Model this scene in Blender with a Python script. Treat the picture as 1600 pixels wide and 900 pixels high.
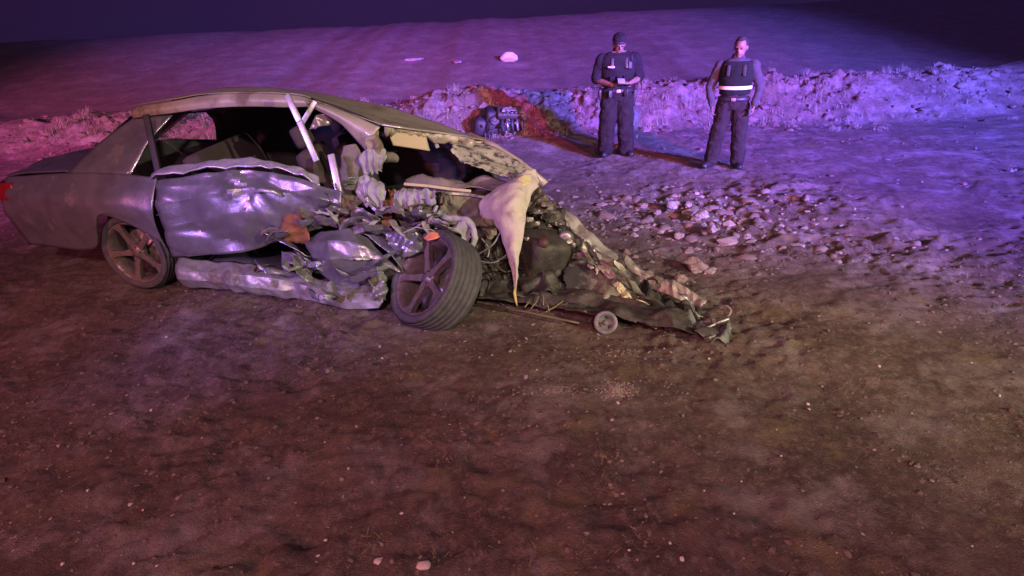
import bpy, bmesh, math, random
import numpy as np
from mathutils import Vector, Matrix, Euler
R = math.radians
random.seed(7)
for o in list(bpy.data.objects): bpy.data.objects.remove(o)
S = bpy.context.scene
COL = S.collection

# ------------------------------------------------------------------ camera
PITCH, ROLL, CAM_H, FPX = R(25.0), R(-2.75), 2.0, 900.0
cd = bpy.data.cameras.new('camera'); cam = bpy.data.objects.new('camera', cd); COL.objects.link(cam)
cd.sensor_width = 36.0; cd.lens = 36.0*FPX/1600.0; cd.clip_start = .05; cd.clip_end = 2000
cam.location = (0, 0, CAM_H); CM = Matrix.Rotation(R(90)-PITCH, 3, 'X')@Matrix.Rotation(ROLL, 3, 'Z'); cam.rotation_euler = CM.to_euler()
S.camera = cam
# ------------------------------------------------------------------ night sky
SUN_EL, SUN_AZ = R(25), R(160)
w = bpy.data.worlds.new('World'); S.world = w; w.use_nodes = True
nt = w.node_tree; nt.nodes.clear()
out = nt.nodes.new('ShaderNodeOutputWorld')
sky = nt.nodes.new('ShaderNodeTexSky'); sky.sky_type = 'NISHITA'; sky.sun_disc = False
sky.sun_elevation = R(-4); sky.sun_rotation = SUN_AZ
bg = nt.nodes.new('ShaderNodeBackground'); bg.inputs['Strength'].default_value = .05
nt.links.new(sky.outputs[0], bg.inputs['Color'])
bg2 = nt.nodes.new('ShaderNodeBackground'); bg2.inputs['Color'].default_value = (.40, .17, .95, 1); bg2.inputs['Strength'].default_value = .034
ad = nt.nodes.new('ShaderNodeAddShader')
nt.links.new(bg.outputs[0], ad.inputs[0]); nt.links.new(bg2.outputs[0], ad.inputs[1]); nt.links.new(ad.outputs[0], out.inputs['Surface'])
# ------------------------------------------------------------------ moon + emergency vehicles' lamps (parked up on the road behind the camera)
def aim(o, target):
    o.rotation_euler = (Vector(target)-o.location).to_track_quat('-Z', 'Y').to_euler()
sl = bpy.data.lights.new('moon', 'SUN'); sl.energy = .02; sl.angle = R(.5); sl.color = (.9, .93, 1)
so = bpy.data.objects.new('moon', sl); COL.objects.link(so); so.rotation_euler = (R(90)-SUN_EL, 0, R(180)-SUN_AZ)
def lamp(name, loc, tgt, color, energy, size, cone, blend):
    l = bpy.data.lights.new(name, 'SPOT'); l.energy = energy; l.color = color; l.shadow_soft_size = size
    l.spot_size = R(cone); l.spot_blend = blend
    o = bpy.data.objects.new(name, l); COL.objects.link(o); o.location = loc; aim(o, tgt); return o
lamp('patrol_light_red', (8.5, -16.3, 6.4), (-.6, 27.0, 3.4), (1, .09, .34), 56000, .6, 30, .8)
lamp('patrol_light_blue', (15.6, -13.0, 6.6), (-.8, 25.0, 3.4), (.13, .11, 1), 320000, .6, 40, .8)
lamp('patrol_light_pink', (-13.0, -9.0, 5.5), (-6.5, 22.0, 2.2), (1, .18, .75), 44000, .4, 42, .9)
lamp('beacon_light_red', (-8.5, -4.0, 5.0), (-1.0, 2.6, .0), (1, .20, .30), 2100, .25, 86, .9)
lamp('beacon_light_blue', (-6.0, -1.0, 3.2), (-1.5, 4.4, .7), (.16, .20, 1), 1700, .10, 27, .8)
lamp('head_light_white', (8.6, -4.5, 4.0), (.7, 6.0, .9), (1, .96, .62), 6400, .10, 34, .9)
lamp('work_light_amber', (.5, -6.5, 7.0), (-.5, 3.4, .0), (1, .56, .62), 3100, .3, 54, .9)
# ------------------------------------------------------------------ exposure
S.view_settings.view_transform = 'Standard'; S.view_settings.look = 'None'
S.view_settings.exposure = 0; S.view_settings.gamma = 1; S.view_settings.use_curve_mapping = False
S.render.engine = 'CYCLES'
S.render.resolution_x, S.render.resolution_y = 1024, 576

# ================================================================== helpers
def P(px, py, Y):
    """pixel of the 1600x900 photograph + distance Y along the ground -> world point"""
    d = CM@Vector(((px-800)/FPX, (450-py)/FPX, -1)); t = Y/d.y
    return Vector((d.x*t, Y, CAM_H+d.z*t))
V3 = lambda x, y, z: Vector((x, y, z))
W = lambda x, y, z: Vector((x*.93, y+.93-.22*x*.93, z))     # the car's own axes, turned a little
_rng = np.random.RandomState(3)
_perm = np.concatenate([_rng.permutation(256)]*3)
_grad = _rng.normal(size=(256, 3)); _grad /= np.linalg.norm(_grad, axis=1)[:, None]
def noise3(p):
    p = np.asarray(p, float); i = np.floor(p).astype(int); f = p-i; i &= 255
    u = f*f*f*(f*(f*6-15)+10); r = 0
    for dx in (0, 1):
        for dy in (0, 1):
            for dz in (0, 1):
                h = _perm[_perm[_perm[(i[..., 0]+dx) & 255]+((i[..., 1]+dy) & 255)]+((i[..., 2]+dz) & 255)]
                g = _grad[h]; d = f-np.array([dx, dy, dz])
                wgt = (u[..., 0] if dx else 1-u[..., 0])*(u[..., 1] if dy else 1-u[..., 1])*(u[..., 2] if dz else 1-u[..., 2])
                r = r+wgt*(g*d).sum(-1)
    return r*1.6
def n2(x, y, f, s=0.): return noise3(np.stack([x*f, y*f, np.full_like(x, s)+.37], -1))

MATS = {}
def mat(name, c1, c2=None, rough=.7, metal=0., scale=6., bump=0., bscale=40., lo=.35, hi=.65, spec=.5, dirt=None, dscale=4., damt=.5, coat=0., trans=0., detail=6.):
    if name in MATS: return MATS[name]
    m = bpy.data.materials.new(name); m.use_nodes = True; t = m.node_tree; b = t.nodes['Principled BSDF']
    tc = t.nodes.new('ShaderNodeTexCoord'); src = tc.outputs['Object']
    def ns(sc, det=detail, off=0):
        n = t.nodes.new('ShaderNodeTexNoise'); n.inputs['Scale'].default_value = sc; n.inputs['Detail'].default_value = det; n.inputs['Roughness'].default_value = .62
        mp = t.nodes.new('ShaderNodeMapping'); mp.inputs['Location'].default_value = (off, off*2, -off)
        t.links.new(src, mp.inputs[0]); t.links.new(mp.outputs[0], n.inputs['Vector']); return n.outputs['Fac']
    def ramp(fac, a, bb, ca, cb):
        r = t.nodes.new('ShaderNodeValToRGB'); e = r.color_ramp.elements
        e[0].position, e[1].position = a, bb; e[0].color, e[1].color = (*ca, 1), (*cb, 1)
        t.links.new(fac, r.inputs[0]); return r.outputs[0]
    col = ramp(ns(scale), lo, hi, c1, c2 or tuple(k*.8 for k in c1))
    if dirt:
        mk = ramp(ns(dscale, 8, 3.1), damt-.06, damt+.06, (0, 0, 0), (1, 1, 1))
        mx = t.nodes.new('ShaderNodeMix'); mx.data_type = 'RGBA'; mx.inputs[7].default_value = (*dirt, 1)
        t.links.new(mk, mx.inputs[0]); t.links.new(col, mx.inputs[6]); col = mx.outputs[2]
        rr = t.nodes.new('ShaderNodeMapRange'); rr.inputs[3].default_value = rough; rr.inputs[4].default_value = .9
        t.links.new(mk, rr.inputs[0]); t.links.new(rr.outputs[0], b.inputs['Roughness'])
        mm = t.nodes.new('ShaderNodeMapRange'); mm.inputs[3].default_value = metal; mm.inputs[4].default_value = 0
        t.links.new(mk, mm.inputs[0]); t.links.new(mm.outputs[0], b.inputs['Metallic'])
    else:
        b.inputs['Roughness'].default_value = rough; b.inputs['Metallic'].default_value = metal
    t.links.new(col, b.inputs['Base Color'])
    b.inputs['Specular IOR Level'].default_value = spec; b.inputs['Coat Weight'].default_value = coat
    if trans: b.inputs['Transmission Weight'].default_value = trans
    if bump:
        bp = t.nodes.new('ShaderNodeBump'); bp.inputs['Strength'].default_value = bump; bp.inputs['Distance'].default_value = .02
        t.links.new(ns(bscale, 8, 1.7), bp.inputs['Height']); t.links.new(bp.outputs[0], b.inputs['Normal'])
    MATS[name] = m; return m

def mesh_obj(name, verts, faces, m, parent=None, smooth=True):
    me = bpy.data.meshes.new(name)
    off = parent_loc(parent)
    me.from_pydata([tuple(Vector(v)-off) for v in verts], [], faces); me.update()
    if smooth: me.polygons.foreach_set('use_smooth', [True]*len(me.polygons))
    if m: me.materials.append(m)
    o = bpy.data.objects.new(name, me); COL.objects.link(o); o.parent = parent
    return o
def parent_loc(p):
    v = Vector((0, 0, 0))
    while p is not None: v = v+Vector(p.location); p = p.parent
    return v
def tag(o, label, cat=None, group=None, kind=None):
    if label: o['label'] = label
    if cat: o['category'] = cat
    if group: o['group'] = group
    if kind: o['kind'] = kind
    return o
def thing(name, loc, label, cat, group=None):
    o = bpy.data.objects.new(name, None); COL.objects.link(o); o.location = loc; o.empty_display_size = .1
    return tag(o, label, cat, group)

class MB:
    def __init__(s): s.v = []; s.f = []
    def add(s, v, f):
        n = len(s.v); s.v += [Vector(a) for a in v]; s.f += [tuple(i+n for i in q) for q in f]; return s
    def tube(s, pts, rad, seg=10, caps=True):
        pts = [Vector(p) for p in pts]
        if not isinstance(rad, (list, tuple)): rad = [rad]*len(pts)
        vs, fs = [], []; ref = None
        for i, p in enumerate(pts):
            d = (pts[min(i+1, len(pts)-1)]-pts[max(i-1, 0)]).normalized()
            if ref is None:
                a = Vector((0, 0, 1)) if abs(d.z) < .9 else Vector((1, 0, 0)); ref = d.cross(a).normalized()
            ref = (ref-d*ref.dot(d)).normalized(); b = d.cross(ref)
            for k in range(seg):
                an = 2*math.pi*k/seg; vs.append(p+(ref*math.cos(an)+b*math.sin(an))*rad[i])
        for i in range(len(pts)-1):
            for k in range(seg):
                k2 = (k+1) % seg; fs.append((i*seg+k, i*seg+k2, (i+1)*seg+k2, (i+1)*seg+k))
        if caps:
            fs.append(tuple(range(seg-1, -1, -1))); fs.append(tuple(range((len(pts)-1)*seg, len(pts)*seg)))
        return s.add(vs, fs)
    def caps(s, pts, rad, seg=12):
        """tube with rounded ends"""
        pts = [Vector(p) for p in pts]; d0 = (pts[0]-pts[1]).normalized(); d1 = (pts[-1]-pts[-2]).normalized()
        A = [pts[0]+d0*rad[0]*k for k in (.97, .75, .4)]; B = [pts[-1]+d1*rad[-1]*k for k in (.4, .75, .97)]
        ra = [rad[0]*k for k in (.22, .66, .92)]; rb = [rad[-1]*k for k in (.92, .66, .22)]
        return s.tube(A+pts+B, ra+list(rad)+rb, seg)
    def rings(s, rings, seg=20):
        """rings: (center, rx, ry[, tilt about x])"""
        vs, fs = [], []
        for r in rings:
            c = Vector(r[0]); m = Matrix.Rotation(r[3] if len(r) > 3 else 0, 3, 'X')
            for k in range(seg):
                a = 2*math.pi*k/seg; vs.append(c+m@Vector((math.cos(a)*r[1], math.sin(a)*r[2], 0)))
        n = len(rings)
        for i in range(n-1):
            for k in range(seg):
                k2 = (k+1) % seg; fs.append((i*seg+k, i*seg+k2, (i+1)*seg+k2, (i+1)*seg+k))
        fs.append(tuple(range(seg-1, -1, -1))); fs.append(tuple(range((n-1)*seg, n*seg)))
        return s.add(vs, fs)
    def ell(s, c, r, rot=None, seg=16, rg=10):
        m = rot.to_matrix() if rot else Matrix.Identity(3); vs, fs = [], []; c = Vector(c)
        for i in range(1, rg):
            th = math.pi*i/rg
            for k in range(seg):
                a = 2*math.pi*k/seg; vs.append(c+m@Vector((r[0]*math.sin(th)*math.cos(a), r[1]*math.sin(th)*math.sin(a), r[2]*math.cos(th))))
        t0 = len(vs); vs.append(c+m@Vector((0, 0, r[2]))); vs.append(c+m@Vector((0, 0, -r[2])))
        for i in range(rg-2):
            for k in range(seg):
                k2 = (k+1) % seg; fs.append((i*seg+k, (i+1)*seg+k, (i+1)*seg+k2, i*seg+k2))
        for k in range(seg):
            k2 = (k+1) % seg; fs.append((t0, k, k2)); fs.append((t0+1, (rg-2)*seg+k2, (rg-2)*seg+k))
        return s.add(vs, fs)
    def box(s, c, sz, rot=None, ch=.12):
        """chamfered box"""
        m = rot.to_matrix() if rot else Matrix.Identity(3); c = Vector(c); h = [k/2 for k in sz]; e = min(sz)*ch
        bm = bmesh.new(); bmesh.ops.create_cube(bm, size=1)
        for v in bm.verts: v.co = Vector((v.co.x*sz[0], v.co.y*sz[1], v.co.z*sz[2]))
        bmesh.ops.bevel(bm, geom=bm.edges[:], offset=e, segments=2, affect='EDGES', profile=.6)
        bm.verts.index_update()
        vs = [c+m@v.co for v in bm.verts]; fs = [tuple(v.index for v in f.verts) for f in bm.faces]; bm.free()
        return s.add(vs, fs)
    def bar(s, a, b, wd, th, up=(0, 0, 1)):
        a, b = Vector(a), Vector(b); d = (b-a); L = d.length; d.normalize(); up = Vector(up)
        sd = d.cross(up).normalized(); u2 = sd.cross(d); m = Matrix((d, sd, u2)).transposed()
        return s.box((a+b)/2, (L, wd, th), m.to_quaternion().to_euler(), .2)
    def lathe(s, c, n, prof, seg=32):
        """prof: (radius, height along n)"""
        n = Vector(n).normalized(); a = n.cross(Vector((0, 0, 1)) if abs(n.z) < .9 else Vector((1, 0, 0))).normalized(); b = n.cross(a); c = Vector(c)
        vs, fs = [], []
        for r, h in prof:
            for k in range(seg):
                an = 2*math.pi*k/seg; vs.append(c+n*h+(a*math.cos(an)+b*math.sin(an))*r)
        for i in range(len(prof)-1):
            for k in range(seg):
                k2 = (k+1) % seg; fs.append((i*seg+k, i*seg+k2, (i+1)*seg+k2, (i+1)*seg+k))
        return s.add(vs, fs)
    def jitter(s, amp, f, seed=0.):
        a = np.array([v[:] for v in s.v]); off = np.stack([noise3(a*f+seed+k*17.3) for k in range(3)], -1)*amp
        s.v = [Vector(x) for x in (a+off)]; return s
    def build(s, name, m, parent=None, smooth=True, remesh=0, angle=None):
        o = mesh_obj(name, s.v, s.f, m, parent, smooth)
        if remesh:
            md = o.modifiers.new('remesh', 'REMESH'); md.mode = 'VOXEL'; md.voxel_size = remesh; md.use_smooth_shade = True
            sm = o.modifiers.new('smooth', 'SMOOTH'); sm.factor = .5; sm.iterations = 4
        if angle: o.data.set_sharp_from_angle(angle=R(angle))
        return o

def catmull(ctrl, t, lin=False):
    n = len(ctrl)
    if n == 2: return ctrl[0]*(1-t)+ctrl[1]*t
    x = t*(n-1); i = min(int(x), n-2); f = x-i
    if lin: return ctrl[i]*(1-f)+ctrl[i+1]*f
    p1, p2 = ctrl[i], ctrl[i+1]; p0 = ctrl[i-1] if i > 0 else p1*2-p2; p3 = ctrl[i+2] if i+2 < n else p2*2-p1
    return .5*((2*p1)+(-p0+p2)*f+(2*p0-5*p1+4*p2-p3)*f*f+(-p0+3*p1-3*p2+p3)*f*f*f)
def sheet(name, rows, m, parent, nu=40, nv=24, amp=.02, freq=6., thick=.006, rag=.0, seed=0., soft=False, fine=.35, lin=False, pleat=None, flat=False):
    """crumpled sheet through a grid of control points"""
    rows = [[np.array(p[:]) for p in r] for r in rows]
    G = np.zeros((nv, nu, 3))
    for j in range(nu):
        colp = [catmull(r, j/(nu-1), lin) for r in rows]
        for i in range(nv): G[i, j] = catmull(colp, i/(nv-1), lin)
    du = np.gradient(G, axis=1); dv = np.gradient(G, axis=0); N = np.cross(du, dv); N /= np.linalg.norm(N, axis=-1, keepdims=True)+1e-9
    q = G+seed*7.31
    if soft: d = amp*noise3(q*freq)+amp*fine*noise3(q*freq*2.4+5)
    else:
        rs = np.random.RandomState(int(abs(seed)*100)+5); d = 0; qw = q+np.stack([noise3(q*freq*.6+k*13.7) for k in range(3)], -1)*.45/freq
        for k in range(7):     # sum of triangle folds in random directions: flat facets between sharp creases
            v = rs.normal(size=3); v /= np.linalg.norm(v); fr = freq*(.5 if k < 3 else 1.15 if k < 5 else 2.5)*rs.uniform(.8, 1.3); am = amp*(1.25 if k < 3 else .7 if k < 5 else fine*.7)
            ph = (qw@v)*fr+rs.uniform(0, 9); tri = np.abs((ph-np.floor(ph))*2-1)*2-1; d = d+am*tri
        d = d+amp*.10*noise3(q*freq*5.1+3)
    if pleat:     # hanging cloth: folds running down the sheet
        uu = np.linspace(0, 1, nu)[None, :]*np.ones((nv, 1)); vv = np.linspace(.35, 1, nv)[:, None]
        ph = 2*math.pi*pleat[0]*uu+4.5*noise3(q*6+77)+2.*np.linspace(0, 1, nv)[:, None]*noise3(q*2.5+55); d = d+pleat[1]*vv*(np.abs(np.sin(ph))*1.3-.65+.5*np.sin(ph*.53+4*noise3(q*7+21)))*(.6+1.1*np.abs(noise3(q*6+91)))
    G = G+N*d[..., None]
    G += np.stack([noise3(q*freq*.8+31+k*11) for k in range(3)], -1)*amp*.5
    fs = []
    if rag:
        ii, jj = np.meshgrid(np.linspace(0, 1, nv), np.linspace(0, 1, nu), indexing='ij')
        ed = np.minimum(np.minimum(ii, 1-ii)*.8, np.minimum(jj, 1-jj)); nz = noise3(np.stack([ii*nv*.22, jj*nu*.22, np.full_like(ii, seed*3.3)], -1))*.5+.35
        keep = ed > rag*nz
    for i in range(nv-1):
        for j in range(nu-1):
            if rag and not (keep[i, j] and keep[i+1, j+1]): continue
            fs.append((i*nu+j, i*nu+j+1, (i+1)*nu+j+1, (i+1)*nu+j))
    used = sorted({k for f in fs for k in f}); rm = {k: n for n, k in enumerate(used)}
    V = G.reshape(-1, 3)
    o = mesh_obj(name, [V[k] for k in used], [tuple(rm[k] for k in f) for f in fs], m, parent, not flat)
    if not soft and not flat: o.data.set_sharp_from_angle(angle=R(18))
    sm = o.modifiers.new('thickness', 'SOLIDIFY'); sm.thickness = thick; sm.offset = 0
    return o

# ================================================================== ground
def sstep(a, b, x): t = np.clip((x-a)/(b-a), 0, 1); return t*t*(3-2*t)
def crest(x): return 1.93+0*x
def ground_z(x, y):
    x = np.asarray(x, float); y = np.asarray(y, float)
    z = .05*n2(x, y, .45, 1)+.018*n2(x, y, 1.3, 2)
    yb = 11.75+.35*n2(x, x*0, .35, 4)-.02*x
    # heaped dirt bank behind the people
    hgt = .52+.20*sstep(.3, 1.6, x)+.30*n2(x, x*0, .55, 6)+.10*n2(x, x*0, 1.7, 16)
    bank = hgt*sstep(-1.0, .35, y-yb)*(1-.6*sstep(.4, 3.2, y-yb))
    z = z*(1-.5*sstep(10, 13, y))+bank
    # long slope up to the crest
    z = z+(crest(x)-.12)*sstep(11.5, 29, y)*(1-sstep(29, 70, y))-1.2*sstep(34, 95, y)
    near = 1-sstep(13, 16, y)
    rough = .022*n2(x, y, 2.1, 8)+.017*n2(x, y, 4.7, 9)*near+(.020*n2(x, y, 9.5, 10)+.016*n2(x, y, 17, 11)+.011*n2(x, y, 29, 13))*near+.15*n2(x, y, .35, 23)*(1-near)
    rough = rough*(.55+.9*np.clip(n2(x, y, .7, 12)+.35, 0, 1))
    z = z+rough*(near*.9+.03)*(1-.35*sstep(4.6, 6, y))
    # clods in the bank and in the rubble field to the right
    onb = sstep(-1.1, -.2, y-yb)*(1-sstep(1.0, 2.2, y-yb))
    rub = sstep(.9, 1.8, x)*sstep(4.3, 4.9, y)*(1-sstep(6.6, 7.6, y))*(1-sstep(3.4, 4.6, x))
    cl = np.clip(.5-np.abs(n2(x, y, 3.1, 14))*2.2, -.4, .5)*.20+np.clip(.5-np.abs(n2(x, y, 7.3, 15))*2.2, -.4, .5)*.09
    z = z+cl*onb*.55+cl*rub*.22
    return z
def gz(x, y): return float(ground_z(np.array([x]), np.array([y]))[0])
def on_ground(px, py):
    """where the ray through a pixel meets the ground"""
    d = CM@Vector(((px-800)/FPX, (450-py)/FPX, -1)); t = np.arange(.8, 60, .01)
    h = CAM_H+d.z*t-ground_z(d.x*t, d.y*t); k = int(np.argmax(h <= 0)) if (h <= 0).any() else len(t)-1
    x, y = d.x*float(t[k]), d.y*float(t[k]); return Vector((x, y, gz(x, y)))
def build_ground():
    xs = np.concatenate([-np.geomspace(300, 6.9, 110), np.arange(-6.8, 6.81, .027), np.geomspace(6.9, 300, 110)])
    ys = np.concatenate([-np.geomspace(60, .5, 20), np.arange(-.4, 1.2, .1), np.arange(1.2, 5.2, .023), np.arange(5.2, 14.2, .045), np.arange(14.2, 31, .16), np.geomspace(31.2, 700, 40)])
    X, Y = np.meshgrid(xs, ys); Z = ground_z(X, Y)
    nx, ny = len(xs), len(ys); V = np.stack([X, Y, Z], -1).reshape(-1, 3)
    idx = np.arange(nx*ny).reshape(ny, nx)
    F = np.stack([idx[:-1, :-1], idx[:-1, 1:], idx[1:, 1:], idx[1:, :-1]], -1).reshape(-1, 4)
    me = bpy.data.meshes.new('ground'); me.vertices.add(len(V)); me.vertices.foreach_set('co', V.ravel())
    me.loops.add(F.size); me.loops.foreach_set('vertex_index', F.ravel()); me.polygons.add(len(F))
    me.polygons.foreach_set('loop_start', np.arange(0, F.size, 4)); me.polygons.foreach_set('loop_total', np.full(len(F), 4))
    me.polygons.foreach_set('use_smooth', np.ones(len(F), bool)); me.update(); me.validate()
    # soil
    m = bpy.data.materials.new('soil'); m.use_nodes = True; t = m.node_tree; b = t.nodes['Principled BSDF']; L = t.links
    tc = t.nodes.new('ShaderNodeTexCoord').outputs['Object']
    def ns(sc, det=8, ro=.65, off=0):
        mp = t.nodes.new('ShaderNodeMapping'); mp.inputs['Location'].default_value = (off, off, off); L.new(tc, mp.inputs[0])
        n = t.nodes.new('ShaderNodeTexNoise'); n.inputs['Scale'].default_value = sc; n.inputs['Detail'].default_value = det; n.inputs['Roughness'].default_value = ro
        L.new(mp.outputs[0], n.inputs['Vector']); return n.outputs['Fac']
    def rmp(f, stops):
        r = t.nodes.new('ShaderNodeValToRGB'); e = r.color_ramp.elements
        while len(e) < len(stops): e.new(.5)
        for k, (p, c) in enumerate(stops): e[k].position = p; e[k].color = (*c, 1)
        L.new(f, r.inputs[0]); return r.outputs[0]
    def mixc(f, a, bb):
        x = t.nodes.new('ShaderNodeMix'); x.data_type = 'RGBA'; L.new(f, x.inputs[0]); L.new(a, x.inputs[6])
        if isinstance(bb, tuple): x.inputs[7].default_value = (*bb, 1)
        else: L.new(bb, x.inputs[7])
        return x.outputs[2]
    sp = t.nodes.new('ShaderNodeSeparateXYZ'); L.new(tc, sp.inputs[0]); mr = t.nodes.new('ShaderNodeMapRange')      # the graded slope is plainer than the churned ground below it
    mr.inputs[1].default_value = 12.5; mr.inputs[2].default_value = 15; mr.inputs[3].default_value = 1; mr.inputs[4].default_value = .18; L.new(sp.outputs[1], mr.inputs[0])
    def churn(f):
        k = t.nodes.new('ShaderNodeMath'); k.operation = 'MULTIPLY'; L.new(f, k.inputs[0]); L.new(mr.outputs[0], k.inputs[1]); return k.outputs[0]
    base = rmp(ns(1.6, 8, .72), [(.32, (.095, .060, .047)), (.50, (.175, .115, .090)), (.68, (.33, .235, .19))])
    fine = rmp(ns(26, 8, .75, 5), [(.36, (.060, .040, .033)), (.54, (.18, .125, .10)), (.66, (.42, .33, .28))])
    c = mixc(rmp(ns(6, 6, .7, 2), [(.38, (.2,)*3), (.62, (.8,)*3)]), base, fine)
    c = mixc(churn(rmp(ns(1.9, 9, .74, 9), [(.50, (0,)*3), (.66, (.8,)*3)])), c, (.40, .33, .30))     # pale dusty patches
    c = mixc(churn(rmp(ns(3.1, 9, .72, 13), [(.54, (0,)*3), (.66, (.75,)*3)])), c, (.28, .21, .11))    # dry straw coloured patches
    c = mixc(rmp(ns(95, 3, .6, 21), [(.665, (0,)*3), (.70, (.8,)*3)]), c, (.50, .42, .36))   # grit
    L.new(c, b.inputs['Base Color']); b.inputs['Roughness'].default_value = .93; b.inputs['Specular IOR Level'].default_value = .25
    ht = t.nodes.new('ShaderNodeMath'); ht.operation = 'ADD'; L.new(ns(38, 8, .75, 4), ht.inputs[0]); L.new(ns(140, 4, .7, 6), ht.inputs[1])
    bp = t.nodes.new('ShaderNodeBump'); L.new(mr.outputs[0], bp.inputs['Strength']); bp.inputs['Distance'].default_value = .02
    L.new(ht.outputs[0], bp.inputs['Height']); L.new(bp.outputs[0], b.inputs['Normal'])
    me.materials.append(m)
    o = bpy.data.objects.new('ground', me); COL.objects.link(o); tag(o, 'rough brown dirt ground rising to a bare slope', kind='structure')
build_ground()
# ================================================================== the wrecked car
PAINT = mat('worn_silver_paint', (.27, .265, .285), (.19, .185, .20), rough=.34, metal=.55, scale=5, bump=.12, bscale=30, dirt=(.13, .11, .10), dscale=4.5, damt=.655, coat=.3)
ROOFP = mat('dusty_roof_paint', (.46, .41, .29), (.33, .285, .205), rough=.48, metal=.25, scale=4, bump=.08, bscale=60, dirt=(.17, .125, .09), dscale=3.5, damt=.60, coat=.1)
TRIM = mat('brushed_trim', (.62, .60, .62), (.5, .48, .5), rough=.35, metal=.5, scale=20)
DARK = mat('dark_greasy_metal', (.035, .030, .028), (.09, .075, .06), rough=.6, metal=.3, scale=9, bump=.5, bscale=25)
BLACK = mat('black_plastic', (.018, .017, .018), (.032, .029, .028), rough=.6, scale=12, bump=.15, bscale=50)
STEEL = mat('bare_steel', (.46, .44, .42), (.20, .17, .15), rough=.42, metal=.8, scale=14, bump=.2, bscale=50, dirt=(.12, .08, .06), dscale=9, damt=.56)
RUBBER = mat('dusty_rubber', (.060, .056, .060), (.10, .09, .09), rough=.72, scale=18, bump=.15, bscale=80, spec=.4)
ALLOY = mat('dull_alloy', (.30, .26, .24), (.20, .16, .14), rough=.42, metal=.6, scale=14, dirt=(.13, .085, .065), dscale=10, damt=.54)
CLOTH = mat('airbag_cloth', (.56, .49, .40), (.42, .36, .29), rough=.9, scale=3.5, bump=.3, bscale=45, dirt=(.30, .24, .17), dscale=7, damt=.64, lo=.3, hi=.72)
CLOTHL = mat('curtain_airbag_cloth', (.44, .41, .45), (.24, .215, .235), rough=.85, scale=6, bump=.3, bscale=45, dirt=(.24, .18, .16), dscale=9, damt=.6)
STAIN = mat('yellow_stained_cloth', (.66, .56, .17), (.62, .54, .36), rough=.9, scale=9, bump=.2, bscale=60)
BEIGE = mat('beige_trim', (.50, .39, .27), (.44, .34, .235), rough=.8, scale=5, bump=.05, bscale=120)
GLASSW = mat('shattered_windscreen', (.46, .45, .29), (.28, .275, .19), rough=.38, scale=11, bump=.2, bscale=90, dirt=(.045, .04, .034), dscale=16, damt=.545, spec=.6)
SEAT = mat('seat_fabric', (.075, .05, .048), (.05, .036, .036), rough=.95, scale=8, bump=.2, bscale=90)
ORANGE = mat('orange_foam', (.30, .12, .05), (.18, .07, .035), rough=.9, scale=9, bump=.5, bscale=30)
DASH = mat('dusty_dash_plastic', (.20, .165, .14), (.11, .09, .08), rough=.75, scale=7, bump=.2, bscale=40)
SILL = mat('bent_sill_metal', (.40, .42, .36), (.27, .28, .24), rough=.42, metal=.5, scale=6, bump=.2, bscale=25, dirt=(.14, .11, .085), dscale=6, damt=.55)
HOODM = mat('scraped_bonnet_metal', (.44, .40, .30), (.20, .18, .15), rough=.45, metal=.3, scale=7, bump=.25, bscale=26, dirt=(.035, .03, .027), dscale=3.2, damt=.52)
FEND = mat('pale_bare_fender', (.50, .46, .37), (.34, .31, .25), rough=.45, metal=.4, scale=6, bump=.2, bscale=30, dirt=(.15, .12, .10), dscale=6, damt=.56)
REDL = mat('red_lens', (.30, .015, .012), (.22, .012, .01), rough=.2, scale=8)
GLASS = mat('dark_window_glass', (.03, .03, .035), (.02, .02, .025), rough=.12, scale=3)

car = thing('wrecked_car', W(-1.2, 3.6, 0), 'mangled silver car with its front torn open and cream airbag hanging out', 'wrecked car')
P0 = P
def P(px, py, Y):
    """P on the car: distance counted from its near flank"""
    return P0(px, py, Y+.93+(.00105 if px < 800 else .0005)*(800-px))
def PL(px, py, Y):
    """the same, pulled along its ray towards the lens until it clears the ground"""
    p = P(px, py, Y)
    for _ in range(60):
        if p.z > gz(p.x, p.y)+.025: break
        Y -= .02; p = P(px, py, Y)
    return p
def rowsP(*rows):
    return [[q if isinstance(q, Vector) else PL(*q) for q in r] for r in rows]
# --- roof
roof = sheet('roof', rowsP(
    [W(-3.35, 4.62, 1.30), (340, 139, 4.5), (456, 140, 4.45), (560, 158, 4.38), (660, 184, 4.30), (757, 219, 4.15)],
    [W(-3.35, 4.05, 1.46), (340, 139, 3.98), (456, 142, 3.95), (535, 160, 3.92), (618, 186, 3.84), (690, 207, 3.76)],
    [W(-3.35, 3.50, 1.48), (340, 146, 3.47), (456, 147, 3.45), (497, 158, 3.42), (545, 176, 3.40), (597, 196, 3.35)]),
    ROOFP, car, 70, 30, .010, 2.3, .006, seed=1, soft=True)
sheet('roof_rail', rowsP(
    [W(-3.35, 3.49, 1.465), (340, 148, 3.46), (456, 149, 3.43), (495, 160, 3.41), (543, 178, 3.38), (594, 199, 3.33)],
    [W(-3.35, 3.44, 1.425), (340, 158, 3.42), (456, 158, 3.38), (493, 165, 3.36), (538, 186, 3.33), (583, 216, 3.29)],
    [W(-3.35, 3.45, 1.385), (340, 168, 3.42), (456, 167, 3.40), (490, 171, 3.38), (532, 193, 3.35), (574, 238, 3.31)]),
    ROOFP, car, 60, 12, .008, 4, .012, seed=2, soft=True)
sheet('windscreen_header', rowsP(
    [(596, 197, 3.345), (650, 205, 3.62), (700, 210, 3.83), (757, 221, 4.12)],
    [(598, 203, 3.36), (650, 211, 3.62), (700, 217, 3.83), (752, 228, 4.08)],
    [(602, 211, 3.42), (650, 217, 3.66), (698, 223, 3.86), (742, 232, 4.08)]), ROOFP, car, 50, 10, .012, 9, .008, seed=3)
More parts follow.
